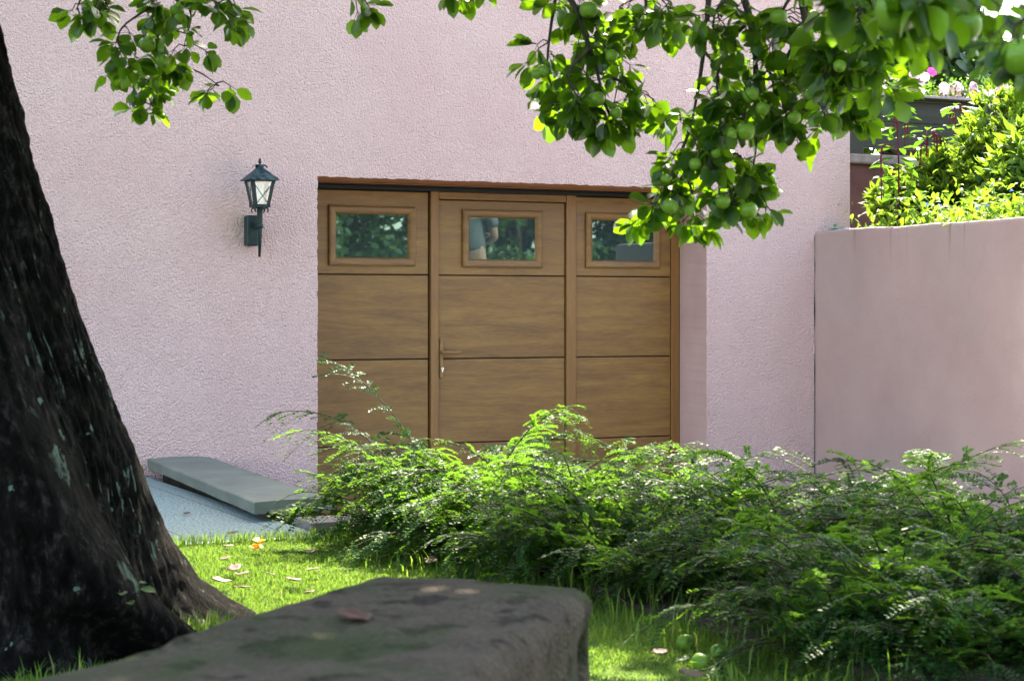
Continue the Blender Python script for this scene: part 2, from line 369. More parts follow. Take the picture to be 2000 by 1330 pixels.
def sandstone():
    m, nt, b, out = M_("weathered_sandstone"); v = coords(nt)
    c = ramp(nt, noise(nt, v, 7, 6, .65), [(.3, (.058, .044, .032)), (.7, (.12, .092, .068))])
    c = mixc(nt, ramp(nt, noise(nt, v, 13, 3, .55), [(.55, (0, 0, 0)), (.61, g3(.92))]), c, (.008, .006, .005))
    c = mixc(nt, ramp(nt, noise(nt, v, 4.2, 5, .7), [(.55, (0, 0, 0)), (.68, g3(.55))]), c, (.020, .030, .008))
    c = mixc(nt, .45, c, ramp(nt, noise(nt, v, 110, 3, .7), [(.35, (.012, .009, .006)), (.65, (.085, .066, .05))]))
    c = mixc(nt, ramp(nt, noise(nt, coords(nt, (1, 1, 1), (3, 1, 2)), 3.0, 5, .7), [(.50, (0, 0, 0)), (.62, g3(.6))]), c, (.030, .045, .014))
    setc(nt, b, c); b.inputs["Roughness"].default_value = .95; b.inputs["Specular IOR Level"].default_value = .05
    h = nd(nt, "ShaderNodeMath", {0: noise(nt, v, 22, 4, .65), 1: noise(nt, v, 120, 3)}, operation='ADD').outputs[0]
    bump(nt, b, h, .9, .02); return m
MAT['sandstone'] = sandstone()
MAT['deadleaf'] = leafmat("dead_leaf", (.06, .028, .016), (.14, .075, .04), (.25, .12, .04), .25, .6)
MAT['paleleaf'] = leafmat("pale_dead_leaf", (.07, .04, .022), (.15, .10, .065), (.25, .16, .07), .2, .8)
MAT['redleaf'] = leafmat("red_dead_leaf", (.05, .014, .009), (.075, .022, .013), (.10, .025, .01), .2, .6)
MAT['brownwall'] = plain("old_brown_render", (.075, .032, .026), (.13, .065, .054), .9, 3, bscale=50, bst=.5, bd=.006)
MAT['capstone'] = plain("cap_stone", (.12, .10, .09), (.22, .19, .17), .9, 12, bscale=60, bst=.5)
MAT['oliveboard'] = plain("olive_board", (.018, .017, .012), (.032, .030, .021), .6, 3, stretch=(.2, 1, 8), bscale=30, bst=.15)
MAT['rooftile'] = plain("roof_tile", (.26, .13, .09), (.36, .2, .15), .85, 12)
MAT['greyroof'] = plain("grey_roof", (.22, .19, .185), (.32, .28, .27), .85, 5)
MAT['cyan'] = plain("cyan_plastic", (.01, .20, .26), (.02, .36, .40), .35, 30)
MAT['hosewhite'] = plain("pale_hose", (.45, .58, .65), (.6, .7, .75), .4, 20)

# ------------------------------------------------------------------ ground, lawn, paving, driveway
bm = bmesh.new(); s = 240
bm.faces.new([bm.verts.new(v) for v in ((-s, -s, -1.3), (s, -s, -1.3), (s, s, -1.3), (-s, s, -1.3))])
tag(obj("ground", bm, MAT['soil']), kind="structure")
LAWN_Y, LAWN_X = -3.1, 2.98
def sheet(name, xs, ys, zf, mat, skirt):
    bm = bmesh.new(); g = [[bm.verts.new((x, y, zf(x, y))) for y in ys] for x in xs]
    for i in range(len(xs) - 1):
        for j in range(len(ys) - 1): bm.faces.new((g[i][j], g[i + 1][j], g[i + 1][j + 1], g[i][j + 1]))
    ring = [g[i][0] for i in range(len(xs))] + [g[-1][j] for j in range(1, len(ys))] + [g[i][-1] for i in range(len(xs) - 2, -1, -1)] + [g[0][j] for j in range(len(ys) - 2, 0, -1)]
    low = [bm.verts.new((v.co.x, v.co.y, skirt)) for v in ring]
    for i in range(len(ring)): j = (i + 1) % len(ring); bm.faces.new((ring[i], low[i], low[j], ring[j]))
    return tag(obj(name, bm, mat, smooth=False), kind="structure")
def lawn_z(x, y): return .012 * mnoise.noise(Vector((x * .9, y * .9, 3))) - .012
sheet("lawn", np.linspace(-14, LAWN_X, 60), np.linspace(-26, LAWN_Y, 70), lawn_z, MAT['soil'], -1.25)
sheet("pavement", [-14, 2.46], [LAWN_Y + .002, -.002], lambda x, y: 0.0, MAT['pavers'], -1.2)
sheet("planting_bed", list(np.linspace(LAWN_X - .25, 3.78, 8)), list(np.linspace(-7.4, LAWN_Y - .02, 30)), lambda x, y: .015 + .03 * mnoise.noise(Vector((x * 3, y * 3, 8))), MAT['earth'], -1.23)
def drive_z(x, y): return float(np.interp(y, [-12, -8, -4.5, -1, 0.3], [.25, 0.02, -.14, -.37, -.37]))
sheet("driveway", [LAWN_X + .004, 3.4, 4, 5, 6, 7, 9, 12, 20], list(np.linspace(-26, -.001, 60)), lambda x, y: drive_z(x, y) - .03, MAT['concrete'], -1.24)
sheet("garage_floor", [3.3, 6.3], [.002, .6], lambda x, y: -.40, MAT['concrete'], -1.22)

# ------------------------------------------------------------------ house
ZT = PY(1000, 357).z; XL = PY(620, 500).x; XR = PY(1380, 600).x; ZB = -.40; HX1 = PY(1660, 350).x; HX0 = -7.0; HZ = 4.22; REV = .38; HY = 8.0
house = tag(empty("house", ((HX0 + HX1) / 2, 4, 0)), "pink roughcast house with a recessed wooden garage door", "house")
house.location = (0, 0, 0)
jr = random.Random(3)
def jit(a=.0035): return jr.uniform(-a, a)
zs = np.arange(ZB, ZT, .025)[1:]; xs = np.arange(XL, XR, .025)[1:]
bm = bmesh.new()
c_bl = bm.verts.new((XL, 0, ZB)); c_br = bm.verts.new((XR, 0, ZB)); c_tl = bm.verts.new((XL, 0, ZT)); c_tr = bm.verts.new((XR, 0, ZT))
eL = [c_bl] + [bm.verts.new((XL + jit(), 0, z)) for z in zs] + [c_tl]
eR = [c_br] + [bm.verts.new((XR + jit(.002), 0, z)) for z in zs] + [c_tr]
eT = [c_tl] + [bm.verts.new((x, 0, ZT + jit(.003))) for x in xs] + [c_tr]
def V(*a): return bm.verts.new(a)
zb = -1.0
o_bl, o_br, o_tl, o_tr = V(HX0, 0, zb), V(HX1, 0, zb), V(HX0, 0, HZ), V(HX1, 0, HZ); m_l, m_r = V(XL, 0, zb), V(XR, 0, zb); t_l, t_r = V(XL, 0, HZ), V(XR, 0, HZ)
bm.faces.new([o_bl, m_l] + eL + [t_l, o_tl])
bm.faces.new([m_r, o_br, o_tr, t_r] + eR[::-1])
bm.faces.new([t_l] + eT + [t_r])
bm.faces.new([m_l, m_r, c_br, c_bl])
b_bl, b_br, b_tl, b_tr = V(HX0, HY, zb), V(HX1, HY, zb), V(HX0, HY, HZ), V(HX1, HY, HZ)
ap0, ap1 = V(HX0, HY / 2, HZ + 1.9), V(HX1, HY / 2, HZ + 1.9)
bm.faces.new([o_br, b_br, b_tr, ap1, o_tr]); bm.faces.new([b_bl, o_bl, o_tl, ap0, b_tl]); bm.faces.new([b_br, b_bl, b_tl, b_tr])
# left reveal, with its ragged edge
def back(vs): return [bm.verts.new((vs[0].co.x if abs(vs[0].co.x - vs[-1].co.x) < .01 else v.co.x, REV, v.co.z)) for v in vs]
bl = back(eL)
for i in range(len(eL) - 1): bm.faces.new((eL[i], eL[i + 1], bl[i + 1], bl[i]))
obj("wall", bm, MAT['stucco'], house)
jr.seed(3); [jit() for z in zs]; jR = [jit(.002) for z in zs]; jT = [jit(.003) for x in xs]
bm = bmesh.new()
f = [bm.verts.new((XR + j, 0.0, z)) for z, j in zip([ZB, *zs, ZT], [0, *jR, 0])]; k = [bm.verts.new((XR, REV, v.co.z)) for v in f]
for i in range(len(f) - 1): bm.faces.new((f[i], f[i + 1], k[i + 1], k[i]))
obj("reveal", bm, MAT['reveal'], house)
bm = bmesh.new()
f = [bm.verts.new((x, 0.0, ZT + j)) for x, j in zip([XL, *xs, XR], [0, *jT, 0])]; k = [bm.verts.new((v.co.x, REV, ZT)) for v in f]
for i in range(len(f) - 1): bm.faces.new((f[i], f[i + 1], k[i + 1], k[i]))
box(bm, XL + .001, XR - .001, REV - .042, REV - .002, PY(1000, 367.4, REV - .04).z, ZT - .004)
obj("lintel", bm, MAT['lintel'], house)
bm = bmesh.new()                                        # gable roof with overhanging eaves
for sgn in (0, 1):
    y0, y1 = (-.42, HY / 2) if sgn == 0 else (HY + .42, HY / 2)
    zlo = HZ - .2; zhi = HZ + 1.93; n = 22
    for i in range(n):                                  # courses of tile
        ya, yb = y0 + (y1 - y0) * i / n, y0 + (y1 - y0) * (i + 1) / n; za, zb2 = zlo + (zhi - zlo) * i / n, zlo + (zhi - zlo) * (i + 1) / n
        q = [bm.verts.new(p) for p in ((HX0 - .3, ya, za + .03), (HX1 + .25, ya, za + .03), (HX1 + .25, yb, zb2), (HX0 - .3, yb, zb2),
                                       (HX0 - .3, ya, za - .03), (HX1 + .25, ya, za - .03))]
        bm.faces.new(q[:4]); bm.faces.new((q[4], q[5], q[1], q[0]))
obj("roof", bm, MAT['rooftile'], house)

# garage door: a part of the house, with sub-parts
Y0 = REV - .04                                          # front plane of the leaves
def DX(px): return PY(px, 600, Y0).x
def DZ(px, py): return PY(px, py, Y0).z
z_top = DZ(1000, 380); z1 = DZ(730, 536.5); z2 = DZ(730, 702.5); z3 = DZ(861, 866); z4 = -.395
bm = bmesh.new(); box(bm, XL - .1, XR - .004, Y0 + .03, Y0 + .036, ZB + .002, ZT - .002)
gdoor = obj("garage_door", bm, MAT['black'], house)
gdoor["label"] = "golden oak sectional garage door with a wicket door in the middle"
xL0, xL1, xM0, xM1, xR0, xR1 = XL - .06, DX(836.5), DX(856), DX(1103), DX(1124.5), DX(1309.5)
rows = [(z1, z_top), (z2, z1), (z3, z2), (z4, z3)]
for (xa, xb) in ((xL0, xL1), (xM0, xM1), (xR0, xR1)):
    for i, (za, zc) in enumerate(rows):
        bm = bmesh.new()
        top = zc - .003
        if i == 0 and xa == xM0: top = DZ(980, 394)
        box(bm, xa, xb, Y0, Y0 + .028, za + .003, top, .005, 3)
        obj("panel", bm, MAT['wood'], gdoor)
for (pa, pb) in ((839.5, 855.5), (1104.5, 1123.8)):      # wicket frame posts
    bm = bmesh.new(); box(bm, DX(pa), DX(pb), Y0 - .016, Y0 + .026, z4, z_top + .004, .005, 3); obj("door_post", bm, MAT['woodv'], gdoor)
bm = bmesh.new(); box(bm, DX(855.9), DX(1104.1), Y0 - .013, Y0 + .026, DZ(980, 392.6), z_top + .003, .005, 3); obj("door_head", bm, MAT['wood'], gdoor)
bm = bmesh.new(); box(bm, DX(1310.3), DX(1326), Y0 - .006, Y0 + .026, z4, z_top, .003, 2); obj("side_trim", bm, MAT['woodv'], gdoor)
bm = bmesh.new()
box(bm, XL - .05, XR - .003, Y0 - .012, Y0 + .027, DZ(1000, 379), DZ(1000, 371.5), .003); box(bm, XL - .05, XR - .003, Y0 + .003, Y0 + .026, DZ(1000, 371), DZ(1000, 367.4) - .001)
obj("seal", bm, MAT['black'], gdoor)
bm = bmesh.new(); box(bm, DX(1326.4), XR - .004, Y0 - .004, Y0 + .027, z4, DZ(1000, 380), .002); obj("seal", bm, MAT['black'], gdoor)
for (a, b_, c, d, e, f_) in ((641, 810, 403, 519, 725, 0), (902, 1057.5, 411, 522.5, 980, 0), (1143, 1288, 417, 524, 1215, 0)):
    x0, x1 = DX(a), DX(b_); za, zc = DZ(e, d), DZ(e, c)
    bm = bmesh.new()
    rect_ring(bm, x0, x1, za, zc, [(0, Y0 - .001), (0, Y0 - .014), (.003, Y0 - .018), (.012, Y0 - .021), (.030, Y0 - .019), (.040, Y0 - .015), (.046, Y0 - .008), (.049, Y0 - .0045)])
    fr = obj("window_frame", bm, MAT['wood'], gdoor)
    bm = bmesh.new(); box(bm, x0 + .047, x1 - .047, Y0 - .0042, Y0 - .0012, za + .047, zc - .047)
    obj("window_pane", bm, MAT['glass'], gdoor)
# lever handle on its long plate, with the lock cylinder
hx = DX(860.5); hz0, hz1 = DZ(860, 739), DZ(860, 660)
bm = bmesh.new(); box(bm, hx - .012, hx + .012, Y0 - .024, Y0 - .0005, hz0, hz1, .009, 3); obj("handle_plate", bm, MAT['bronze'], gdoor, True)
hz = DZ(870, 688)
ch = [tube([(hx, Y0 - .02, hz), (hx, Y0 - .055, hz)], [.011, .011], 12),
      tube([(hx - .003, Y0 - .052, hz), (hx + .03, Y0 - .056, hz + .001), (hx + .07, Y0 - .054, hz - .001), (hx + .115, Y0 - .05, hz - .002)], [.010, .010, .0085, .0085], 10)]
np_mesh("handle", ch, MAT['bronze'], gdoor, False)
lz = DZ(860, 722)
bm = bmesh.new()
r = bmesh.ops.create_cone(bm, cap_ends=True, segments=16, radius1=.0085, radius2=.0085, depth=.008, matrix=Matrix.Translation((hx + .001, Y0 - .028, lz + .008)) @ Matrix.Rotation(R(90), 4, 'X'))
box(bm, hx - .004, hx + .006, Y0 - .031, Y0 - .0235, lz - .016, lz + .004, .002)
lk = obj("lock", bm, MAT['steel'], gdoor)
bm = bmesh.new(); box(bm, hx, hx + .002, Y0 - .0335, Y0 - .0322, lz + .003, lz + .013); obj("keyhole", bm, MAT['black'], gdoor)

# ------------------------------------------------------------------ wall lantern
def zl(py, y=-.17): return PY(508, py, y).z
LY = -.17; lx = PY(507.5, 430, LY).x; bx = PY(489.5, 450, -.03).x
lan = tag(empty("wall_lantern", (0, 0, 0)), "weathered black iron carriage lantern on a bracket left of the garage door", "lantern")
def sq(bm, c, z, h): return [bm.verts.new((c[0] + sx * h, c[1] + sy * h, z)) for sx, sy in ((-1, -1), (1, -1), (1, 1), (-1, 1))]
def loft(bm, rings, caps=True):
    for a, b_ in zip(rings, rings[1:]):
        for i in range(4): j = (i + 1) % 4; bm.faces.new((a[i], a[j], b_[j], b_[i]))
    if caps: bm.faces.new(rings[0][::-1]); bm.faces.new(rings[-1])
c = (lx, LY); ze, za, zb_, zt = zl(352), zl(327), zl(403), zl(355)
HE, HT, HB = .088, .066, .043
bm = bmesh.new(); loft(bm, [sq(bm, c, ze - .004, HE), sq(bm, c, ze, HE), sq(bm, c, za, .012), sq(bm, c, za + .006, .010)]); obj("lantern_roof", bm, MAT['verdigris'], lan)
bm = bmesh.new()
for i in range(4):                                      # turned-out crown leaves and finial
    a = i * math.pi / 2; ca, sa = math.cos(a), math.sin(a)
    pr = [(.006, .012, .016), (.026, .014, .018), (.040, .004, .015), (.043, -.004, .010)]
    L_ = [bm.verts.new((lx + ca * r_ - sa * w, LY + sa * r_ + ca * w, za + h)) for r_, h, w in pr]; R_ = [bm.verts.new((lx + ca * r_ + sa * w, LY + sa * r_ - ca * w, za + h)) for r_, h, w in pr]
    for q in range(3): bm.faces.new((L_[q], L_[q + 1], R_[q + 1], R_[q]))
obj("crown_leaf", bm, MAT['verdigris'], lan)
np_mesh("finial", [tube([(lx, LY, za), (lx, LY, za + .02), (lx, LY, za + .026), (lx, LY, zl(310))], [.008, .006, .009, .007], 8)], MAT['iron'], lan)
bars = []
cor = [(-1, -1), (1, -1), (1, 1), (-1, 1)]
bm = bmesh.new()
for sx, sy in cor:
    for (ux, uy) in ((-sx, 0), (0, -sy)):               # flat corner straps on both faces
        w = .017
        t0 = Vector((lx + sx * HT, LY + sy * HT, zt)); b0 = Vector((lx + sx * HB, LY + sy * HB, zb_)); u = Vector((ux, uy, 0)); n = Vector((sx if ux == 0 else 0, sy if uy == 0 else 0, 0)) * .002
        q = [bm.verts.new(p) for p in (b0 + n, b0 + u * w + n, t0 + u * w + n, t0 + n)]; q2 = [bm.verts.new(v.co - 2.5 * n) for v in q]
        bm.faces.new(q); bm.faces.new(q2[::-1])
        for i in range(4): j = (i + 1) % 4; bm.faces.new((q[j], q[i], q2[i], q2[j]))
box(bm, lx - HB - .004, lx + HB + .004, LY - HB - .004, LY + HB + .004, zb_ - .008, zb_ + .008); box(bm, lx - HT - .003, lx + HT + .003, LY - HT - .003, LY + HT + .003, zt - .002, zt + .005)
obj("lantern_frame", bm, MAT['iron'], lan)
wires = []
for i in range(4):
    (sx, sy), (tx, ty) = cor[i], cor[(i + 1) % 4]
    n = np.array([(sx + tx) / 2, (sy + ty) / 2, 0]) * .004
    wires.append(tube([np.array([lx + sx * HB, LY + sy * HB, zb_]) + n, np.array([lx + tx * HT, LY + ty * HT, zt]) + n], [.0017, .0017], 6)); wires.append(tube([np.array([lx + tx * HB, LY + ty * HB, zb_]) + n, np.array([lx + sx * HT, LY + sy * HT, zt]) + n], [.0017, .0017], 6))
np_mesh("cross_wire", wires, MAT['iron'], lan)
for i in range(4):
    (sx, sy), (tx, ty) = cor[i], cor[(i + 1) % 4]; k = .97
    bm = bmesh.new(); bm.faces.new([bm.verts.new(p) for p in ((lx + sx * HB * k, LY + sy * HB * k, zb_ + .006), (lx + tx * HB * k, LY + ty * HB * k, zb_ + .006), (lx + tx * HT * k, LY + ty * HT * k, zt - .003), (lx + sx * HT * k, LY + sy * HT * k, zt - .003))])
    obj("lantern_pane", bm, MAT['lampglass'], lan)
np_mesh("lamp_tube", [tube([(lx, LY, zb_ + .01), (lx, LY, zt - .01)], [.021, .021], 16)], MAT['tube'], lan, True)
np_mesh("stem", [tube([(lx, LY, zb_ - .004), (lx, LY, zb_ - .02), (lx, LY, zl(440)), (lx - .002, LY, zl(502))], [.022, .0165, .0145, .0065], 14), tube([(lx, LY, zl(446)), (lx, LY, zl(438))], [.019, .019], 14)], MAT['iron'], lan, True)
for i in range(4):                                      # small scrolls under the cage
    a = math.pi / 4 + i * math.pi / 2; pts = []
    for q in np.linspace(0, 1, 12):
        th = R(-70) + q * R(290); rr = .014 * (1 - .35 * q); pts.append((.040 + rr * math.cos(th) + .0, zb_ - .022 + rr * math.sin(th)))
    np_mesh("scroll", [tube([(lx + math.cos(a) * r_, LY + math.sin(a) * r_, z) for r_, z in pts], .0036, 6)], MAT['iron'], lan)
bz0, bz1 = PY(490, 481, -.03).z, PY(490, 421, -.03).z
bm = bmesh.new(); box(bm, bx - .034, bx + .036, -.075, -.001, bz0, bz1, .012, 3)
box(bm, bx + .002, bx + .03, LY + .008, -.07, zl(446) + .0, zl(436), .003); obj("bracket", bm, MAT['iron'], lan, False)

# ------------------------------------------------------------------ coping slab on its low wall, edging stone
slab = tag(empty("low_side_wall", (0, 0, 0)), "low wall by the driveway under a grey stone coping against the house", "wall")
slab.location = (2.62, -1.25, 0)
xa, xb = PG(290, 900, .085).x, None
sx0 = PY(288, 895).x; sx1 = sx0 + .36; ylen = -2.5
bm = bmesh.new(); rings = []
for y in np.linspace(-.003, ylen, 34):
    w = .062 * y + .004 * mnoise.noise(Vector((0, y * 3, 1))); sg = .003 * mnoise.noise(Vector((5, y * 2, 1)))
    ctr = [(sx0 + w, .034), (sx0 + w - .001, .081 + sg), (sx0 + .005 + w, .085 + sg), ((sx0 + sx1) / 2 - .05 + w, .091 + sg), ((sx0 + sx1) / 2 + .06 + w, .091 + sg), (sx1 - .01 + w, .082 + sg), (sx1 + w, .076), (sx1 + w, .034), (sx1 - .05 + w, .034), (sx1 - .054 + w, .042), (sx1 - .064 + w, .042), (sx1 - .068 + w, .034), (sx0 + .068 + w, .034), (sx0 + .064 + w, .042), (sx0 + .054 + w, .042), (sx0 + .05 + w, .034)]
    rings.append([bm.verts.new((x - slab.location.x, y - slab.location.y, z)) for x, z in ctr])
n = len(rings[0])
for a, b_ in zip(rings, rings[1:]):
    for i in range(n): j = (i + 1) % n; bm.faces.new((a[i], a[j], b_[j], b_[i]))
bm.faces.new(rings[0]); bm.faces.new(rings[-1][::-1])
obj("coping_stone", bm, MAT['slab'], slab)
bm = bmesh.new(); box(bm, sx0 + .085 - 2.62, sx1 - .03 - 2.62, -2.4 + 1.25, 1.245, -.6, .0335)
for v in bm.verts: v.co.x += .062 * (v.co.y - 1.25)
obj("base", bm, MAT['earth'], slab)
bm = bmesh.new(); box(bm, 2.50, 2.86, -2.80, -2.56, -.5, .022, .012, 2)
for v in bm.verts: v.co += Vector((jit(.006), jit(.006), 0))
tag(obj("edging_stone", bm, MAT['capstone']), "small pale edging stone on the ground past the end of the coping slab", "edging stone")

# ------------------------------------------------------------------ retaining wall of the raised garden
RX = PY(1592, 600).x; ZW = PY(1592, 452).z
path = [(RX, -.004)] + [(RX, y) for y in np.linspace(-.1, -1.95, 38)]
rc = .55
path += [(RX + rc - rc * math.cos(a), -1.95 - rc * math.sin(a)) for a in np.linspace(.1, math.pi / 2, 14)] + [(x, -1.95 - rc) for x in np.linspace(RX + rc + .15, 13, 40)]
path = np.array(path); tg = unit(np.gradient(path, axis=0)); nr = np.stack([-tg[:, 1], tg[:, 0]], 1)   # into the garden
if nr[0, 0] < 0: nr = -nr
bm = bmesh.new(); rings = []
for i, (p, n_) in enumerate(zip(path, nr)):
    zt_ = ZW + .010 * mnoise.noise(Vector((p[0] * 4, p[1] * 4, 0))) ; th = .24
    e = .004 * mnoise.noise(Vector((p[0] * 9, p[1] * 9, 4)))
    prof = [(0, -1.1), (0, 0), (0, .5), (e * .5, 1.0), (e, zt_ - .02), (.006 + e, zt_ - .005), (.02, zt_), (th - .02, zt_ + .004), (th, zt_ - .02), (th, -1.1)]
    rings.append([bm.verts.new((p[0] + n_[0] * o_, p[1] + n_[1] * o_, z)) for o_, z in prof])
n = len(rings[0])
for a, b_ in zip(rings, rings[1:]):
    for i in range(n): j = (i + 1) % n; bm.faces.new((a[i], a[j], b_[j], b_[i]))
bm.faces.new(rings[0]); bm.faces.new(rings[-1][::-1])
rw = tag(empty("retaining_wall"), "smooth stained pink retaining wall with a rounded corner beside the driveway", "wall")
obj("wall_body", bm, MAT['plaster'], rw)
crk = []                                                # ragged crack along the joint with the house
pts = [(RX - .006 + .008 * mnoise.noise(Vector((0, 0, z * 7))), -.0035, z) for z in np.linspace(-.2, ZW - .03, 60)]
rad = [max(.0006, .0016 + .0035 * mnoise.noise(Vector((3, 0, z[2] * 5)))) for z in pts]
np_mesh("crack", [tube(pts, rad, 5)], MAT['black'], rw)
# raised garden soil behind it
bm = bmesh.new()
pl = [(RX + .2, -.003), (RX + .2, -1.9), (RX + .65, -2.35), (13, -2.35), (13, 1.2), (HX1 + .01, 1.2), (HX1 + .01, -.003)]
bm.faces.new([bm.verts.new((x, y, ZW - .05)) for x, y in pl]); tag(obj("garden_soil", bm, MAT['earth']), kind="structure")

# terrace wall with cap stone, dark board fence and flower box
TY = 1.2
def TZ(px, py): return PY(px, py, TY).z
tw = tag(empty("terrace_wall", (10, TY, ZW)), "dark brown rendered wall with a stone cap behind the raised garden", "wall"); tw.location = (0, 0, 0)
bm = bmesh.new(); box(bm, HX1 + .01, 13, TY, TY + .25, .8, TZ(1710, 322)); obj("wall_body", bm, MAT['brownwall'], tw)
bm = bmesh.new(); box(bm, HX1 + .01, 13, TY - .04, TY + .28, TZ(1710, 321.5), TZ(1710, 303), .012, 2)
for v in bm.verts: v.co.z += jit(.004)
obj("cap_stone", bm, MAT['capstone'], tw)
fz0, fz1 = TZ(1710, 302.5), TZ(1800, 190)
fen = tag(empty("board_fence", (0, 0, 0)), "dark olive fence of wide horizontal boards standing on the stone cap", "fence")
x0f = HX1 + .02
bm = bmesh.new(); box(bm, PY(1672, 250, TY).x - .1, PY(1690, 250, TY).x, TY + .02, TY + .14, fz0, fz1 - .03, .006); obj("post", bm, MAT['oliveboard'], fen)
bm = bmesh.new(); box(bm, 10.6, 10.72, TY + .02, TY + .14, fz0, fz1 - .03, .006); obj("post", bm, MAT['oliveboard'], fen)
hb = [(fz0 + .055, fz0 + .25), (fz0 + .256, fz0 + .42)]
for za_, zc_ in hb:
    bm = bmesh.new(); box(bm, PY(1690, 250, TY).x + .004, 10.59, TY + .05, TY + .08, za_, zc_, .004); obj("board", bm, MAT['oliveboard'], fen)
fb = tag(empty("flower_box", (0, 0, 0)), "long dark flower box full of pink petunias on top of the board fence", "flower box")
zb0 = fz0 + .426
bm = bmesh.new(); box(bm, PY(1684, 250, TY).x, 10.7, TY - .02, TY + .22, zb0, fz1 - .012, .006); obj("trough", bm, MAT['oliveboard'], fb)
bm = bmesh.new(); box(bm, PY(1684, 250, TY).x - .02, 10.72, TY - .045, TY + .24, fz1 - .011, fz1 + .008, .004); obj("rim", bm, MAT['greyroof'], fb)

# ------------------------------------------------------------------ apple tree
tree = tag(empty("apple_tree"), "old leaning apple tree with lichen on its dark bark and low fruiting branches", "tree")
RT = np.array(RIGHT); VW = np.array(VIEW)
base = np.array(P(60, 1247, 5.1)); base[2] = 0
tz = [-.15, 0, .05, .12, .27, .5, .917, 1.34, 1.61, 2.1, 2.5]
t_off = np.array([.0, 0, 0, -.004, -.02, -.06, -.18, -.296, -.35, -.44, -.50]); t_R0 = np.array([.33, .32, .315, .31, .30, .295, .288, .275, .26, .235, .22])
lob = [(R(20), .46, [.52, .40, .31, .21, .12, .065, .025, .01, 0, 0, 0]), (R(-52), .36, [.30, .24, .23, .215, .20, .16, .10, .05, .02, 0, 0]),
       (R(120), .5, [.3, .24, .18, .12, .08, .05, .03, .01, 0, 0, 0]), (R(200), .5, [.4, .3, .2, .15, .1, .05, .03, .01, 0, 0, 0]), (R(262), .4, [.3, .24, .2, .16, .12, .1, .06, .03, 0, 0, 0])]
nz, na = 190, 320; bm = bmesh.new(); rings = []
zz = np.concatenate([np.linspace(-.15, .6, 130), np.linspace(.61, 1.9, 130), np.linspace(1.93, 2.5, 14)])
for z in zz:
    off = np.interp(z, tz, t_off); r0 = np.interp(z, tz, t_R0); c0 = base + RT * off; ring = []
    for i in range(na):
        a = 2 * math.pi * i / na; r = r0
        for (la, w, amp) in lob:
            if la == R(-52): la = R(float(np.interp(z, [0, .17, .41, .7, 1.1], [-45, -74, -94, -104, -110])))
            da = (a - la + math.pi) % (2 * math.pi) - math.pi; r += np.interp(z, tz, amp) * math.exp(-(da / w) ** 2)
        ca, sa = math.cos(a), math.sin(a)
        q = Vector((ca * 5.2 + .6 * z, sa * 5.2, z * 2.1))
        r += .018 * mnoise.noise(Vector((ca * 2, sa * 2, z * 1.6)))
        rid = 1 - abs(mnoise.noise(q * 1.9)) * 2; r += .012 * rid + .009 * mnoise.noise(Vector((ca * 16, sa * 16, z * 9)))
        q2 = Vector((ca * 13, sa * 13, z * 7.5)); r += .011 * (.5 - abs(mnoise.noise(q2))) + .006 * mnoise.noise(Vector((ca * 30, sa * 30, z * 22)))
        ring.append(bm.verts.new((c0[0] + r * ca, c0[1] + r * sa, z)))
    rings.append(ring)
for a, b_ in zip(rings, rings[1:]):
    for i in range(na): j = (i + 1) % na; bm.faces.new((a[i], a[j], b_[j], b_[i]))
bm.faces.new(rings[-1])
obj("trunk", bm, MAT['bark'], tree, True)
top = base + RT * -.5 + np.array([0, 0, 2.42])
limb_paths = [[top, top + [.25, .35, .5], (1.2, -4.1, 3.0), (2.2, -3.8, 3.15)], [top, top + [.4, -.1, .35], (1.6, -4.9, 2.85), (2.6, -5.3, 2.72), (3.5, -5.8, 2.5)],
              [top, top + [.2, -.5, .5], (.9, -6.0, 3.0), (1.5, -7.2, 2.9), (2.2, -7.9, 2.55)], [top, top + [-.4, -.1, .6], (-.9, -4.6, 3.5)], [top, top + [0, .1, .9], (.7, -4.9, 4.4)]]
LIMB = [spline(p, 26) for p in limb_paths]
for L in LIMB: np_mesh("limb", [tube(L, np.linspace(.13, .03, len(L)), 10)], MAT['bark'], tree, True)

# apple mesh
prof = [(0, -.80), (.12, -.83), (.3, -.93), (.5, -.9), (.75, -.68), (.93, -.3), (1, .1), (.95, .5), (.75, .82), (.5, .95), (.28, .93), (.12, .82), (0, .74)]
bm = bmesh.new(); rg = []
for r_, z in prof: rg.append([bm.verts.new((r_ * math.cos(a) * (1 + .03 * math.cos(5 * a)), r_ * math.sin(a) * (1 + .03 * math.cos(5 * a)), z)) for a in np.arange(18) * 2 * math.pi / 18])
for a, b_ in zip(rg, rg[1:]):
    for i in range(18): j = (i + 1) % 18; bm.faces.new((a[i], a[j], b_[j], b_[i]))
bmesh.ops.remove_doubles(bm, verts=bm.verts, dist=1e-4); bmesh.ops.recalc_face_normals(bm, faces=bm.faces)
me_apple = bpy.data.meshes.new("apple"); bm.to_mesh(me_apple); bm.free()
for p in me_apple.polygons: p.use_smooth = True
me_apple.materials.append(MAT['apple']); me_apple.materials.append(MAT['twig'])
b2 = bmesh.new(); b2.from_mesh(me_apple)
for rot in (0, 1):                                      # stalk and calyx
    bmesh.ops.create_cone(b2, cap_ends=True, segments=6, radius1=.05 if rot == 0 else .12, radius2=.07 if rot == 0 else .03, depth=.7 if rot == 0 else .16, matrix=Matrix.Translation((0, 0, 1.05 if rot == 0 else -.83)))
b2.faces.ensure_lookup_table()
for f in b2.faces:
    if all((abs(v.co.x) < .125 and abs(v.co.y) < .125 and (v.co.z > .65 or v.co.z < -.74)) for v in f.verts) and len(f.verts) != 3: f.material_index = 1
b2.to_mesh(me_apple); b2.free()
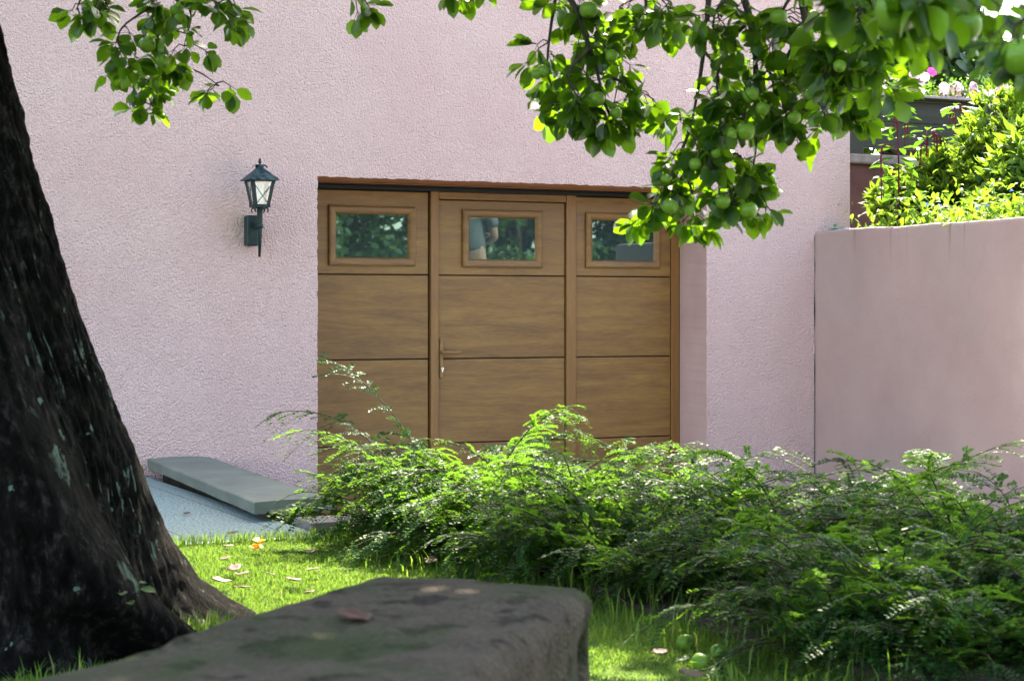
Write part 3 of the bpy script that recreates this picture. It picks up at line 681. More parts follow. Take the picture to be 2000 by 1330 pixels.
def apple(parent, loc, r, seed):
    g = random.Random(seed); o = bpy.data.objects.new("apple", me_apple); COL.objects.link(o); o.parent = parent
    o.location = loc; o.scale = (r * g.uniform(.95, 1.05), r * g.uniform(.95, 1.05), r * g.uniform(.86, .95)); o.rotation_euler = (g.uniform(-.5, .5), g.uniform(-.5, .5), g.uniform(0, 6))
    return o
def near_limb(p):
    best = None
    for L in LIMB:
        d = np.linalg.norm(L[4:] - np.array(p), axis=1) ; i = int(d.argmin())
        if best is None or d[i] < best[0]: best = (d[i], L[4 + i])
    return best[1]
def branch(lines, depth, spurs, size=.062, spread=1.0, r0=.009, seed=0, apples=(), t0=.12, attach=True):
    """lines: polylines in photo pixels at a given depth; the first one grows from the nearest limb"""
    g = np.random.default_rng(seed); wood_, O, A, N, Ln = [], [], [], [], []
    for li, (ln, ns) in enumerate(zip(lines, spurs)):
        dj = depth + (0 if li == 0 else g.uniform(-.12, .12))
        pts = [np.array(P(x, y, dj + g.uniform(-.03, .03))) for x, y in ln]
        if li == 0 and attach:
            l0 = near_limb(pts[0] + np.array([0, 0, .5])); pts = [l0, (l0 + pts[0]) / 2 + np.array([0, 0, .08])] + pts
        S = spline(pts, 14 + 4 * len(pts)); m = len(S)
        k_ = r0 * (1 if li == 0 else .6); wood_.append(tube(S, np.linspace(k_ * (1.8 if li == 0 and attach else 1), k_ * .3, m), 6))
        idx0 = (2 if li == 0 and attach else 0) / (len(pts) - 1)
        for s_ in range(ns):
            t = idx0 + (1 - idx0) * (t0 + (1 - t0) * g.random()) if s_ > 1 else 1.0
            p = S[min(m - 1, int(t * (m - 1)))]; d = rdir(g, 1)[0]; d[2] = -abs(d[2]) * .6 + .1; d = d / np.linalg.norm(d)
            sl = g.uniform(.02, .10) * spread; e = p + d * sl + np.array([0, 0, -.01])
            wood_.append(tube([p, p + d * sl * .5 + np.array([0, 0, .006]), e], [.0028, .002, .0016], 5, False))
            nl = g.integers(5, 8)
            for q in range(nl):
                a = rdir(g, 1)[0] * .9 + d * .5 + np.array([0, 0, -.55]); a /= np.linalg.norm(a)
                nn = rdir(g, 1)[0] * .8 + np.array([0, 0, .8]) + np.array(SDIR) * .25
                pet = g.uniform(.012, .03); O.append(e + a * pet); A.append(a); N.append(nn); Ln.append(size * (.98 if depth > 4 else .8) * g.uniform(.65, 1.25))
                wood_.append(tube([e, e + a * (pet + .004)], [.0009, .0008], 3, False))
    br = np_mesh("branch", wood_, MAT['twig'], tree, True)
    Ln = np.array(Ln)
    np_mesh("foliage", [leaves(APPLE_LEAF, O, A, N, Ln, Ln * np.random.default_rng(seed + 1).uniform(.6, .78, len(Ln)))], MAT['apple_leaf'], br, True)
    for i, (x, y, dia) in enumerate(apples):
        dd = depth - (.13 if depth > 4 else .06); apple(br, P(x, y, dd), dia / 2 * dd / F, seed * 50 + i)
    return br
branch([[(292, -70), (300, 30), (318, 118)], [(318, 110), (280, 150), (296, 205)], [(320, 122), (385, 140), (428, 168)], [(300, 10), (235, 60), (238, 120)], [(300, -20), (370, 20), (360, 90)]],
       6.0, [10, 10, 6, 7, 8], .062, .8, .008, 11, [(288, 88, 33), (318, 121, 28), (352, 37, 27), (345, 20, 26)])
branch([[(170, -60), (160, -10), (150, 18)], [(165, -10), (200, 0), (215, 20)]], 6.0, [5, 4], .062, .7, .006, 12)
branch([[(455, -60), (445, -5), (470, 25)], [(445, -5), (425, 10), (430, 28)]], 6.0, [6, 4], .062, .7, .006, 13)
branch([[(692, -70), (690, -15)]], 5.9, [5], .06, .7, .006, 14, t0=.6)
branch([[(905, -70), (908, -22)]], 5.9, [4], .06, .7, .006, 15, t0=.6)
branch([[(1085, -80), (1125, 20), (1160, 120), (1182, 205)], [(1095, -60), (1075, 60), (1070, 140), (1090, 205)], [(1150, 95), (1110, 150), (1150, 220)], [(1165, 140), (1225, 165), (1262, 185)], [(1175, 190), (1190, 225), (1192, 255)], [(1140, 20), (1190, 60), (1200, 120)]],
       5.6, [17, 16, 10, 7, 7, 7], .064, .85, .010, 21, [(1048, 146, 22), (1060, 140, 26), (1165, 195, 34), (1203, 222, 24), (1150, 20, 36), (1195, 110, 26)])
branch([[(1262, -80), (1262, 10), (1268, 40)], [(1262, -10), (1215, 10), (1210, 25)], [(1262, -10), (1310, 5), (1300, 30)], [(1268, 30), (1278, 60), (1281, 78)]], 5.6, [9, 7, 7, 0], .064, .75, .007, 22, [(1245, 20, 24)])
branch([[(1390, -80), (1381, 40), (1366, 160), (1347, 258)], [(1347, 255), (1325, 310), (1300, 365), (1272, 415)], [(1347, 258), (1390, 300), (1415, 350), (1440, 400)], [(1415, 330), (1460, 350), (1495, 405)], [(1325, 310), (1350, 370), (1355, 425)], [(1476, 180), (1478, 270), (1468, 350)], [(1400, 310), (1435, 300), (1455, 320)], [(1375, 100), (1395, 125), (1398, 135)], [(1347, 258), (1330, 235), (1328, 225)]],
       5.45, [0, 15, 14, 10, 9, 0, 7, 3, 3], .062, .62, .009, 31, [(1462, 412, 36), (1308, 404, 32), (1358, 322, 26), (1412, 395, 30), (1300, 350, 20), (1400, 300, 24)])
branch([[(1440, -80), (1465, 40), (1475, 140), (1452, 230)], [(1465, 40), (1420, 90), (1400, 160), (1415, 225)], [(1470, 90), (1510, 160), (1500, 240)], [(1440, -20), (1400, 20), (1392, 60)]],
       5.35, [15, 13, 11, 7], .063, .8, .011, 32, [(1467, 186, 33), (1457, 257, 37), (1490, 213, 28), (1430, 262, 22), (1520, 34, 36)])
branch([[(1560, -80), (1575, 50), (1590, 140), (1570, 215)], [(1575, 60), (1535, 120), (1545, 200), (1560, 255)], [(1590, 130), (1630, 180), (1660, 215)], [(1565, -30), (1530, 20), (1525, 80)]],
       5.3, [18, 15, 11, 9], .063, .85, .012, 33, [(1568, 68, 32), (1612, 166, 32), (1580, 186, 22), (1552, 230, 26)])
branch([[(1660, -80), (1650, 20), (1655, 90), (1675, 140)], [(1655, 60), (1620, 100), (1640, 170)], [(1665, 130), (1700, 150), (1722, 165)], [(1650, -20), (1675, 30), (1690, 70)]],
       5.0, [13, 12, 4, 8], .063, .8, .010, 34, [(1640, 130, 26)])
branch([[(1745, -280), (1755, -140), (1745, -50), (1735, 0)], [(1755, -110), (1800, -70), (1795, -5)], [(1760, -110), (1715, -70), (1710, -5)]], 2.95, [8, 7, 5], .064, .75, .006, 41, [(1752, 22, 88)])
branch([[(1895, -280), (1880, -140), (1885, -45), (1890, -15)], [(1880, -110), (1840, -60), (1840, -5)], [(1885, -90), (1915, -45), (1925, -5)]], 3.05, [7, 6, 5], .062, .75, .006, 42, [(1888, 52, 60), (1850, 20, 50)])
branch([[(2080, -160), (2050, 0), (2005, 35), (1985, 50)], [(2040, 0), (2020, 60), (2000, 95)]], 2.7, [6, 5], .062, .6, .006, 43, [(1995, 112, 78)])

def crown(centers, n, size, seed):
    g = np.random.default_rng(seed); O, A, N = [], [], []; wood_ = []
    for (c, r, k) in centers:
        c = np.array(c); r = np.array(r); nc = int(n * k / 9)
        l0 = near_limb(c); wood_.append(tube(spline([l0, (l0 + c) / 2 + [0, 0, .1], c], 8), np.linspace(.03, .01, 8), 6))
        for _ in range(nc):
            d = rdir(g, 1)[0] * g.random() ** .4 * r; e = c + d
            m = 9; O.append(e + g.normal(size=(m, 3)) * .07); A.append(rdir(g, m) + [0, 0, -.4]); N.append(rdir(g, m) + [0, 0, .8])
            if g.random() < .25: wood_.append(tube([c + d * .3, c + d * .7 + [0, 0, .03], e], [.008, .005, .003], 4, False))
    O = np.concatenate(O); A = np.concatenate(A); N = np.concatenate(N)
    px, py, d = proj(O); keep = (py < -45) | (d < .2) | (px < -300) | (px > 2300)
    O, A, N = O[keep], A[keep], N[keep]
    L = size * g.uniform(.75, 1.25, len(O))
    cr = np_mesh("crown", [leaves(APPLE_LEAF, O, A, N, L, L * .65)], MAT['apple_leaf'], tree, True)
    np_mesh("twigs", wood_, MAT['twig'], cr, True)
cg = np.random.default_rng(17); cl = []  # unseen upper crown, added with clumps laid out to shade trunk, block and shrubs
for x in np.arange(.9, 5.5, .52):
    for y in np.arange(-7.3, -2.9, .52):
        if y > -3.3 and x > 2.9 and x < 4.0: continue
        if cg.random() < (.42 if (2.9 < x < 4.2 and y > -5.6) else .0): continue  # clumps thinned here to let sun reach the hanging branches
        cl.append(((x + cg.uniform(-.15, .15), y + cg.uniform(-.15, .15), cg.uniform(2.85, 3.5)), (.42, .42, .30), cg.integers(520, 820)))
for c in ((.2, -5.2, 3.8), (1.0, -5.0, 4.4), (-.9, -4.8, 3.7), (1.0, -6.6, 3.4), (1.6, -7.6, 3.2), (.2, -7.0, 3.6), (-.4, -6.0, 3.4)): cl.append((c, (.8, .8, .55), 1100))
crown(cl, 1.0, .085, 77)

# ------------------------------------------------------------------ low arching shrubs between lawn and driveway
def shrub(cx, cy, rad, hgt, nst, seed, label, shoots=4):
    g = np.random.default_rng(seed); z0 = 0.0
    root = tag(empty("arching_shrub", (cx, cy, z0)), label, "shrub", "low small-leaved shrubs along the lawn edge")
    stems = []; TO, TD, TL, TS = [], [], [], []
    for s_ in range(nst + shoots):
        az = g.uniform(0, 2 * math.pi); tall = s_ >= nst
        el = R(g.uniform(38, 66)) if tall else R(g.uniform(22, 80)); Lh = (hgt * g.uniform(1.1, 1.5)) if tall else rad * g.uniform(.75, 1.35)
        n = 16; p = np.array([math.cos(az), math.sin(az), 0]) * g.uniform(0, .35) * rad; pts = [p + [0, 0, .0]]; e = el; step = Lh / (n - 1)
        bend = R(g.uniform(50, 100)) / n if tall else (el + R(g.uniform(-10, 45))) / n * 1.15
        a = az
        for k in range(n - 1):
            a += g.normal() * .07; e -= bend * (.5 + k / n)
            p = p + step * np.array([math.cos(e) * math.cos(a), math.cos(e) * math.sin(a), math.sin(e) * min(1, hgt / rad * 1.35)])
            if p[2] < .02: p[2] = .02
            pts.append(p)
        pts = np.array(pts); stems.append(tube(pts, np.linspace(.0038, .0012, n), 5, False))
        tan = unit(np.gradient(pts, axis=0)); side0 = unit(np.cross(tan, [0, 0, 1.0]))
        TO.append(pts[-5]); TD.append(tan[-3]); TL.append(step * 4 + .03); TS.append(side0[-3])      # leafy tip
        nt_ = int(Lh / .025)
        for k in range(nt_):
            t = g.uniform(.08, .98) * (n - 1); i = int(t); q = pts[i] + (pts[min(i + 1, n - 1)] - pts[i]) * (t - i)
            sd = side0[i] * (1 if k % 2 else -1); up = np.cross(side0[i], tan[i]); d = unit(tan[i] * g.uniform(.5, 1.0) + sd * g.uniform(.5, 1) + up * g.normal() * .25)
            TO.append(q); TD.append(d); TL.append(g.uniform(.05, .18) * (1.15 - .5 * t / n)); TS.append(unit(np.cross(d, up) + .2 * g.normal(size=3)))
    TO, TD, TL, TS = np.array(TO), np.array(TD), np.array(TL), np.array(TS)
    O, A, N = [], [], []
    twg = []
    for o_, d, l, sd in zip(TO, TD, TL, TS):
        m = max(3, int(l / .010)); tt = (np.arange(m) + .5) / m; sag = np.array([0, 0, -.35 * l]); pp = o_ + np.outer(tt * l, d) + np.outer(tt ** 2, sag)
        s1 = unit(sd - d * (sd @ d)); nn = np.cross(d, s1); nn = nn if nn[2] > 0 else -nn
        for sg in (1, -1):
            O.append(pp); A.append(s1 * sg + d * .5 + g.normal(size=(m, 3)) * .13); N.append(nn + g.normal(size=(m, 3)) * .22)
        if l > .07 and g.random() < .5: twg.append(tube([o_, o_ + d * l * .5 + sag * .25, o_ + d * l + sag], [.0012, .001, .0007], 3, False))
    O, A, N = np.concatenate(O), np.concatenate(A), np.concatenate(N)
    L = g.uniform(.0095, .0160, len(O))
    np_mesh("stem", stems + twg, MAT['shrubstem'], root)
    np_mesh("foliage", [leaves(SMALL_LEAF, O, A, N, L, L * .74)], MAT['shrub_leaf'], root)
    return root, len(O)
tot = 0
for a in [(2.95, -3.32, .50, .82, 115, 1, "leftmost low shrub arching over the end of the grey coping slab", 9),
          (3.10, -3.72, .58, .74, 100, 2, "low arching shrub in front of the wicket door, second from the coping slab", 4),
          (2.86, -4.10, .42, .36, 75, 8, "low dark shrub on the lawn edge straight behind the stone block", 2),
          (3.25, -4.40, .52, .60, 85, 3, "low arching shrub in front of the right jamb of the garage door", 4),
          (3.60, -4.85, .54, .68, 80, 4, "low arching shrub at the driveway edge before the crack in the pink walls", 9),
          (2.92, -4.80, .44, .38, 75, 9, "low dark shrub on the lawn edge above the long grass right of the stone block", 2),
          (3.20, -5.25, .48, .48, 75, 5, "dark low shrub on the lawn edge behind the windfall apples", 3),
          (3.85, -5.45, .56, .72, 75, 6, "tall-sprayed low shrub at the right edge of the picture in front of the retaining wall", 6),
          (3.22, -5.80, .46, .44, 75, 7, "low shrub at the lower right with drooping sprays above the broad dark weed", 2),
          (3.60, -6.05, .46, .46, 70, 10, "low shrub nearest the camera in the lower right corner", 2),
          (3.08, -6.35, .42, .38, 70, 11, "low shrub cut by the bottom edge of the picture at the lower right", 1),
          (3.50, -6.55, .44, .40, 60, 12, "low shrub outside the lower right corner, its sprays reaching into the picture", 1),
          (2.92, -6.05, .40, .34, 70, 13, "low shrub on the lawn edge right of the windfall apples", 1)]:
    r_, n = shrub(*a); tot += n
print("shrub leaves", tot)

# ------------------------------------------------------------------ grass
def in_view(X, Y, mx=160, my=200):
    px, py, d = proj(np.stack([X, Y, np.zeros_like(X)], 1)); return (px > -mx) & (px < 2000 + mx) & (py < 1330 + my) & (d > 1.5)
def blades(n, x0, x1, y0, y1, h0, h1, seed, w=.0016, cond=None):
    g = np.random.default_rng(seed); X = g.uniform(x0, x1, n); Y = g.uniform(y0, y1, n); k = in_view(X, Y)
    if cond is not None: k &= cond(X, Y)
    X, Y = X[k], Y[k]; n = len(X); H = g.uniform(h0, h1, n) * (.75 + .5 * np.sin(X * 7 + 1.3) * np.sin(Y * 6) ** 2)
    az = g.uniform(0, 2 * math.pi, n); lean = g.uniform(.1, .75, n); d = np.stack([np.cos(az), np.sin(az), 0 * az], 1); s_ = np.stack([-np.sin(az), np.cos(az), 0 * az], 1) * (w * g.uniform(.7, 1.4, n))[:, None]
    B = np.stack([X, Y, np.full(n, -.012)], 1); z = np.array([0, 0, 1.0])
    M1 = B + d * (H * lean * .28)[:, None] + z * (H * .55)[:, None]; T = B + d * (H * lean)[:, None] + z * (H * (1 - .35 * lean))[:, None]
    Vv = np.stack([B - s_, B + s_, M1 + s_ * .85, M1 - s_ * .85, T], 1).reshape(-1, 3)
    L = (np.array([0, 1, 2, 3, 3, 2, 4])[None] + (np.arange(n) * 5)[:, None]).ravel()
    return Vv, L, np.tile([4, 3], n)
ch = [blades(420000, -.5, 3.0, -7.4, LAWN_Y + .015, .011, .028, 1, .0014)]
ch.append(blades(1100, 2.3, 3.0, -6.6, -3.12, .05, .17, 2, .0024, lambda X, Y: X > 2.28 + .25 * np.sin(Y * 5)))    # long grass left by the mower under the shrubs
ch.append(blades(1500, 1.0, 2.9, LAWN_Y - .05, LAWN_Y + .02, .05, .10, 3, .0018))
ch.append(blades(700, 1.15, 1.45, -5.35, -5.0, .07, .18, 4, .0025)); ch.append(blades(260, .75, 1.0, -5.9, -5.6, .05, .12, 5, .0022))
tag(np_mesh("grass", ch, MAT['grass']), "short bright green grass of the lawn", "grass", kind="stuff")

# ------------------------------------------------------------------ sandstone block
p1, p2, p3, p4 = [np.array(P(*q)) for q in ((734, 1114, 3.23), (1166, 1136, 3.07), (905, 1335, 2.25), (20, 1335, 2.30))]
zt = .45
bm = bmesh.new(); bmesh.ops.create_cube(bm, size=1.0)
ax = unit(((p1 - p4) + (p2 - p3))[None, :2])[0]; ay = np.array([-ax[1], ax[0]]); far = (p1[:2] + p2[:2]) / 2
wid = abs((p2 - p1)[:2] @ ay); lenb = 1.25
bmesh.ops.subdivide_edges(bm, edges=bm.edges, cuts=5, use_grid_fill=True)
blk = tag(empty("stone_block"), "big weathered sandstone block in the foreground with a reddish dead leaf on top", "stone block")
mid = far - ax * (lenb / 2 - .02)
es = []
n4 = p1 + (p4 - p1) * 1.22; n3 = p2 + (p3 - p2) * 1.45
for v in bm.verts:
    x, y, z = v.co; u, w = .5 - x, .5 - y                # u: far -> near, w: left -> right
    q = (p1 * (1 - w) + p2 * w) * (1 - u) + (n4 * (1 - w) + n3 * w) * u
    v.co = Vector((q[0], q[1], (z + .5) * (zt + .08) - .08))
mid = (p1 + p2 + n3 + n4)[:2] / 4
bmesh.ops.bevel(bm, geom=[e for e in bm.edges if len(e.link_faces) == 2 and e.calc_face_angle(0) > 1.0], offset=.035, segments=5, affect='EDGES', profile=.5)
bmesh.ops.subdivide_edges(bm, edges=bm.edges, cuts=3, use_grid_fill=True)
for v in bm.verts:
    n_ = .020 * mnoise.noise(v.co * 3.5) + .007 * mnoise.noise(v.co * 11) + .003 * mnoise.noise(v.co * 40)
    c0 = Vector((*mid, .2)); dv = (v.co - c0).normalized(); v.co += dv * n_
blo = obj("block", bm, MAT['sandstone'], None, True)
blk_root = blo; bpy.data.objects.remove(blk)
blo.name = "stone_block"; tag(blo, "big weathered sandstone block in the foreground below a reddish dead leaf", "stone block")

# ------------------------------------------------------------------ raised garden planting
def lance_shrub(cx, cy, z0, rx, ry, h, n, seed, label):
    g = np.random.default_rng(seed); root = tag(empty("garden_shrub", (cx, cy, z0)), label, "shrub")
    O, A, N, st = [], [], [], []
    for s_ in range(n):
        a = g.uniform(0, 2 * math.pi); rr = g.random() ** .5; tip = np.array([math.cos(a) * rr * rx, math.sin(a) * rr * ry, h * (1 - .55 * rr ** 2) * g.uniform(.72, 1.05)])
        b0 = np.array([math.cos(a) * rr * rx * .3, math.sin(a) * rr * ry * .3, 0]); S = spline([b0, b0 * .5 + tip * .5 + [0, 0, .1 * h], tip], 12); st.append(tube(S, np.linspace(.006, .002, 12), 5, False))
        tan = unit(np.gradient(S, axis=0))
        for k in range(3, 12):
            for sg in (1, -1):
                sd = unit(np.cross(tan[k], [0, 0, 1.0]) + 1e-6); sd2 = np.cross(sd, tan[k]); v_ = (sd if k % 2 else sd2) * sg
                O.append(S[k]); A.append(v_ + tan[k] * .7 + g.normal(size=3) * .25); N.append(np.array([0, 0, .8]) + tan[k] * .6 + g.normal(size=3) * .3)
        for q in range(3): O.append(S[-1]); A.append(tan[-1] + g.normal(size=3) * .4); N.append(g.normal(size=3))
    L = g.uniform(.075, .125, len(O)); np_mesh("stem", st, MAT['shrubstem'], root); np_mesh("foliage", [leaves(LANCE_LEAF, O, A, N, L, L * .36)], MAT['lance_leaf'], root)
zs_ = ZW - .05
lance_shrub(8.15, -.85, zs_, .45, .5, .75, 190, 51, "bright lance-leaved shrub on the raised garden at the right edge")
lance_shrub(8.55, -.2, zs_, .65, .55, 1.12, 300, 52, "tallest bright lance-leaved shrub in front of the flower box")
lance_shrub(9.2, -.5, zs_, .7, .6, 1.2, 230, 53, "bright lance-leaved shrub at the far right behind the wall corner")
def amaranth(px, Y, h, seed, label, tassels):
    g = np.random.default_rng(seed); b0 = PY(px, 440, Y); root = tag(empty("amaranth", (b0.x, b0.y, zs_)), label, "plant", "red tasselled amaranths in the raised garden")
    S = spline([(0, 0, 0), (.015, 0, h * .5), (.0, .01, h)], 14); np_mesh("stem", [tube(S, np.linspace(.008, .004, 14), 7)], MAT['tassel'], root, True)
    O, A, N, L = [], [], [], []
    for k in range(4, 14):
        for q in range(4):
            a = k * 2.4 + q * 2.1 + g.normal() * .3; O.append(S[k] + np.array([math.cos(a), math.sin(a), 0]) * .03); A.append((math.cos(a), math.sin(a), g.uniform(-.55, .25))); N.append((0, 0, 1)); L.append(g.uniform(.11, .20) * (1.2 - .04 * k))
    L = np.array(L); np_mesh("foliage", [leaves(APPLE_LEAF, O, A, N, L, L * .5)], MAT['dark_leaf'], root, True)
    for (dx, dy, zt_, ln) in tassels:
        pts = spline([(dx * .3, dy * .5, zt_), (dx * .8, dy, zt_ + .008), (dx, dy, zt_ - .03), (dx * 1.03, dy, zt_ - ln * .5), (dx * 1.0, dy, zt_ - ln)], 22)
        rd = np.concatenate([np.linspace(.004, .010, 8), np.linspace(.010, .005, 14)]) * (.75 + .3 * np.sin(np.arange(22) * 2.6)); np_mesh("tassel", [tube(pts, rd, 7)], MAT['tassel'], root, True)
amaranth(1752, -.25, .86, 61, "red tasselled amaranth beside the house corner with one long hanging tassel", [(-.16, -.05, .60, .36), (-.03, -.06, .84, .12), (.04, -.06, .82, .16), (-.06, -.05, .80, .10), (.01, -.07, .80, .20), (-.02, -.05, .86, .07)])
amaranth(1812, .10, .76, 62, "red tasselled amaranth in the middle before the board fence", [(.03, -.06, .72, .34), (-.05, -.05, .70, .12), (.07, -.05, .72, .10), (.11, -.05, .68, .16), (.0, -.07, .74, .09), (-.09, -.04, .66, .14)])
amaranth(1866, .4, .98, 63, "red tasselled amaranth half hidden by the bright shrub", [(-.05, -.04, .95, .10), (.04, -.05, .94, .12), (-.09, -.05, .92, .08), (0, -.05, .98, .07), (.07, -.04, .96, .09)])
lance_shrub(PY(1765, 440, .35).x, .35, zs_, .28, .22, .52, 60, 54, "small leafy green shrub between the amaranths and the brown wall")
lance_shrub(PY(1835, 440, .05).x, .05, zs_, .30, .25, .60, 90, 55, "leafy shrub between the middle amaranth and the bright tall shrubs")
def ground_leaves(name, label, pts, n, seed, lsz, mat, h, flower=None):
    g = np.random.default_rng(seed); O, A, N = [], [], []
    for _ in range(n):
        a, b_, t = pts[g.integers(len(pts))], None, 0; q = np.array(a) + g.normal(size=3) * [.13, .13, 0]; q[2] = zs_ + abs(g.normal()) * h * .55
        O.append(q); A.append(rdir(g, 1)[0] + [0, 0, .15]); N.append(np.array([0, 0, 1.]) + g.normal(size=3) * .4)
    L = g.uniform(.6, 1.2, n) * lsz
    return np_mesh(name, [leaves(LANCE_LEAF, O, A, N, L, L * .45)], mat), O
gp = [(PX(px, 430, RX + .3).x + k, PX(px, 430, RX + .3).y, zs_) for px in range(1700, 2020, 22) for k in (0, .12, .3)]
gc, O = ground_leaves("ground_cover", "", [p for p in gp if p[1] < -.25], 2200, 66, .06, MAT['lance_leaf'], .2); tag(gc, "low leafy ground cover with blue flowers along the wall top", "ground cover", kind="stuff")
gd, O2 = ground_leaves("ground_cover", "", [(RX + .3 + .06 * i, -.12 - .1 * j, zs_) for i in range(8) for j in range(3)], 140, 67, .075, MAT['dark_leaf'], .06); tag(gd, "dark low leaves at the foot of the amaranths", "ground cover", kind="stuff")
def flower_mesh(name, r, mat, npet=5, cup=.45):
    A = [(math.cos(a), math.sin(a), cup) for a in np.arange(npet) * 2 * math.pi / npet]; O = np.zeros((npet, 3)); N = [(-cup * math.cos(a), -cup * math.sin(a), 1) for a in np.arange(npet) * 2 * math.pi / npet]
    o = np_mesh(name, [leaves(PETAL, O, A, N, r, r * 1.25), tube([(0, 0, -r * .9), (0, 0, .002)], [.002, .006], 6)], mat); me = o.data; bpy.data.objects.remove(o); return me
ff = {k: flower_mesh("blossom", .034, MAT[k]) for k in ('pink', 'white_pink', 'magenta')}; fblue = flower_mesh("blue_flower", .012, MAT['blue'], 3)
# petunias: one planting along the trough, blossoms as parts of it
g = np.random.default_rng(70)
pet = tag(empty("petunias", (8.6, TY + .08, fz1)), "pink and white petunias growing in the dark flower box", "flowers")
xa_, xb_ = PY(1690, 200, TY).x, 10.6; O, A, N = [], [], []
for _ in range(2200):
    O.append((g.uniform(xa_, xb_) - 8.6, g.normal() * .07, abs(g.normal()) * .075)); A.append(rdir(g, 1)[0] + [0, 0, .5]); N.append(rdir(g, 1)[0] + [0, 0, .6])
L = g.uniform(.02, .045, len(O)); np_mesh("foliage", [leaves(SMALL_LEAF, O, A, N, L, L * .5)], MAT['dark_leaf'], pet)
for i in range(96):
    x = g.uniform(xa_, xa_ + 1.9) if i < 84 else g.uniform(xa_ + 1.9, xb_)
    hmax = .17 if x < xa_ + .55 else .11
    k = 'white_pink' if g.random() < (.62 if x < xa_ + .6 else .2) else 'pink'
    if g.random() < .05: k = 'magenta'
    o = link("blossom", ff[k], None, pet); o.location = (x - 8.6, -.02 - abs(g.normal()) * .06, g.uniform(.02, hmax)); s_ = g.uniform(.7, 1.15); o.scale = (s_,) * 3
    dv = Vector((g.normal() * .5, -1.0 + g.normal() * .3, .5 + g.normal() * .4)); o.rotation_euler = dv.to_track_quat('Z', 'Y').to_euler()
q = PY(1822, 142, TY); o = link("blossom", ff['magenta'], None, pet); o.location = Vector((q.x - 8.6, -.06, q.z - fz1)); o.scale = (1.15,) * 3; o.rotation_euler = Vector((-.2, -1, .5)).to_track_quat('Z', 'Y').to_euler()
i = 0
for px, py in ((1812, 400), (1835, 402), (1908, 408), (1928, 402), (1975, 372), (1965, 395), (1940, 360)):
    q = PX(px, py, RX + .28); o = tag(link("blue_flower", fblue, None), "small blue flower among the low leaves on the wall top", "flower", "blue flowers along the wall top"); o.location = q; o.rotation_euler = (R(50), 0, R(-20 + 13 * i)); o.scale = (1.2,) * 3; i += 1
# cyan plastic scrap and pale hose
g = np.random.default_rng(5); q = PX(1635, 446, RX + .1); bm = bmesh.new()
gr = [[bm.verts.new((u * .14 - .07 + .01 * g.normal(), -v_ * .10 + .0, .012 + .018 * abs(mnoise.noise(Vector((u * 6, v_ * 5, 1)))))) for v_ in np.linspace(0, 1, 6)] for u in np.linspace(0, 1, 8)]
for a in range(7):
    for b_ in range(5): bm.faces.new((gr[a][b_], gr[a + 1][b_], gr[a + 1][b_ + 1], gr[a][b_ + 1]))
o = tag(obj("plastic_scrap", bm, MAT['cyan']), "crumpled turquoise plastic scrap on top of the retaining wall at the house", "scrap"); o.location = (q.x, q.y + .05, ZW + .002); o.rotation_euler = (0, 0, R(80)); o.modifiers.new("solid", 'SOLIDIFY').thickness = .003
np_mesh("garden_hose", [tube(spline([PY(1838, 218, .95), PY(1855, 212, .95), PY(1885, 211, .97), PY(1920, 216, 1.05)], 14), .011, 8)], MAT['hosewhite'], None, True)
tag(bpy.data.objects["garden_hose"], "pale blue hose looping out of the shrub before the board fence", "hose")

# ------------------------------------------------------------------ fallen leaves and fruit
def fallen(loc, size, mat, seed, label, cat="leaf", flat=.35, group="fallen leaves", tilt=.25):
    g = random.Random(seed); nu, nv = 9, 5; bm = bmesh.new(); gr = []
    for i in range(nu):
        t = i / (nu - 1); w = .33 * math.sin(math.pi * min(1, t * 1.02 + .0)) ** .7 if 0 < t < 1 else .01; row = []
        for j in range(nv):
            s_ = (j / (nv - 1) - .5) * 2; z = flat * (.35 * s_ * s_ * w + .25 * mnoise.noise(Vector((t * 3 + seed, s_ * 1.5, seed))) + .3 * (t - .5) ** 2)
            row.append(bm.verts.new(((t - .5) * size, s_ * w * size * (1 + .12 * math.sin(i * 2.3)), z * size + .1 * size)))
        gr.append(row)
    for a in range(nu - 1):
        for b_ in range(nv - 1): bm.faces.new((gr[a][b_], gr[a + 1][b_], gr[a + 1][b_ + 1], gr[a][b_ + 1]))
    o = obj("fallen_leaf", bm, mat, None, True); o.location = loc; o.rotation_euler = (g.uniform(-tilt, tilt), g.uniform(-tilt, tilt), g.uniform(0, 6.28)); o.modifiers.new("solid", 'SOLIDIFY').thickness = .0012
    return tag(o, label, cat, group)
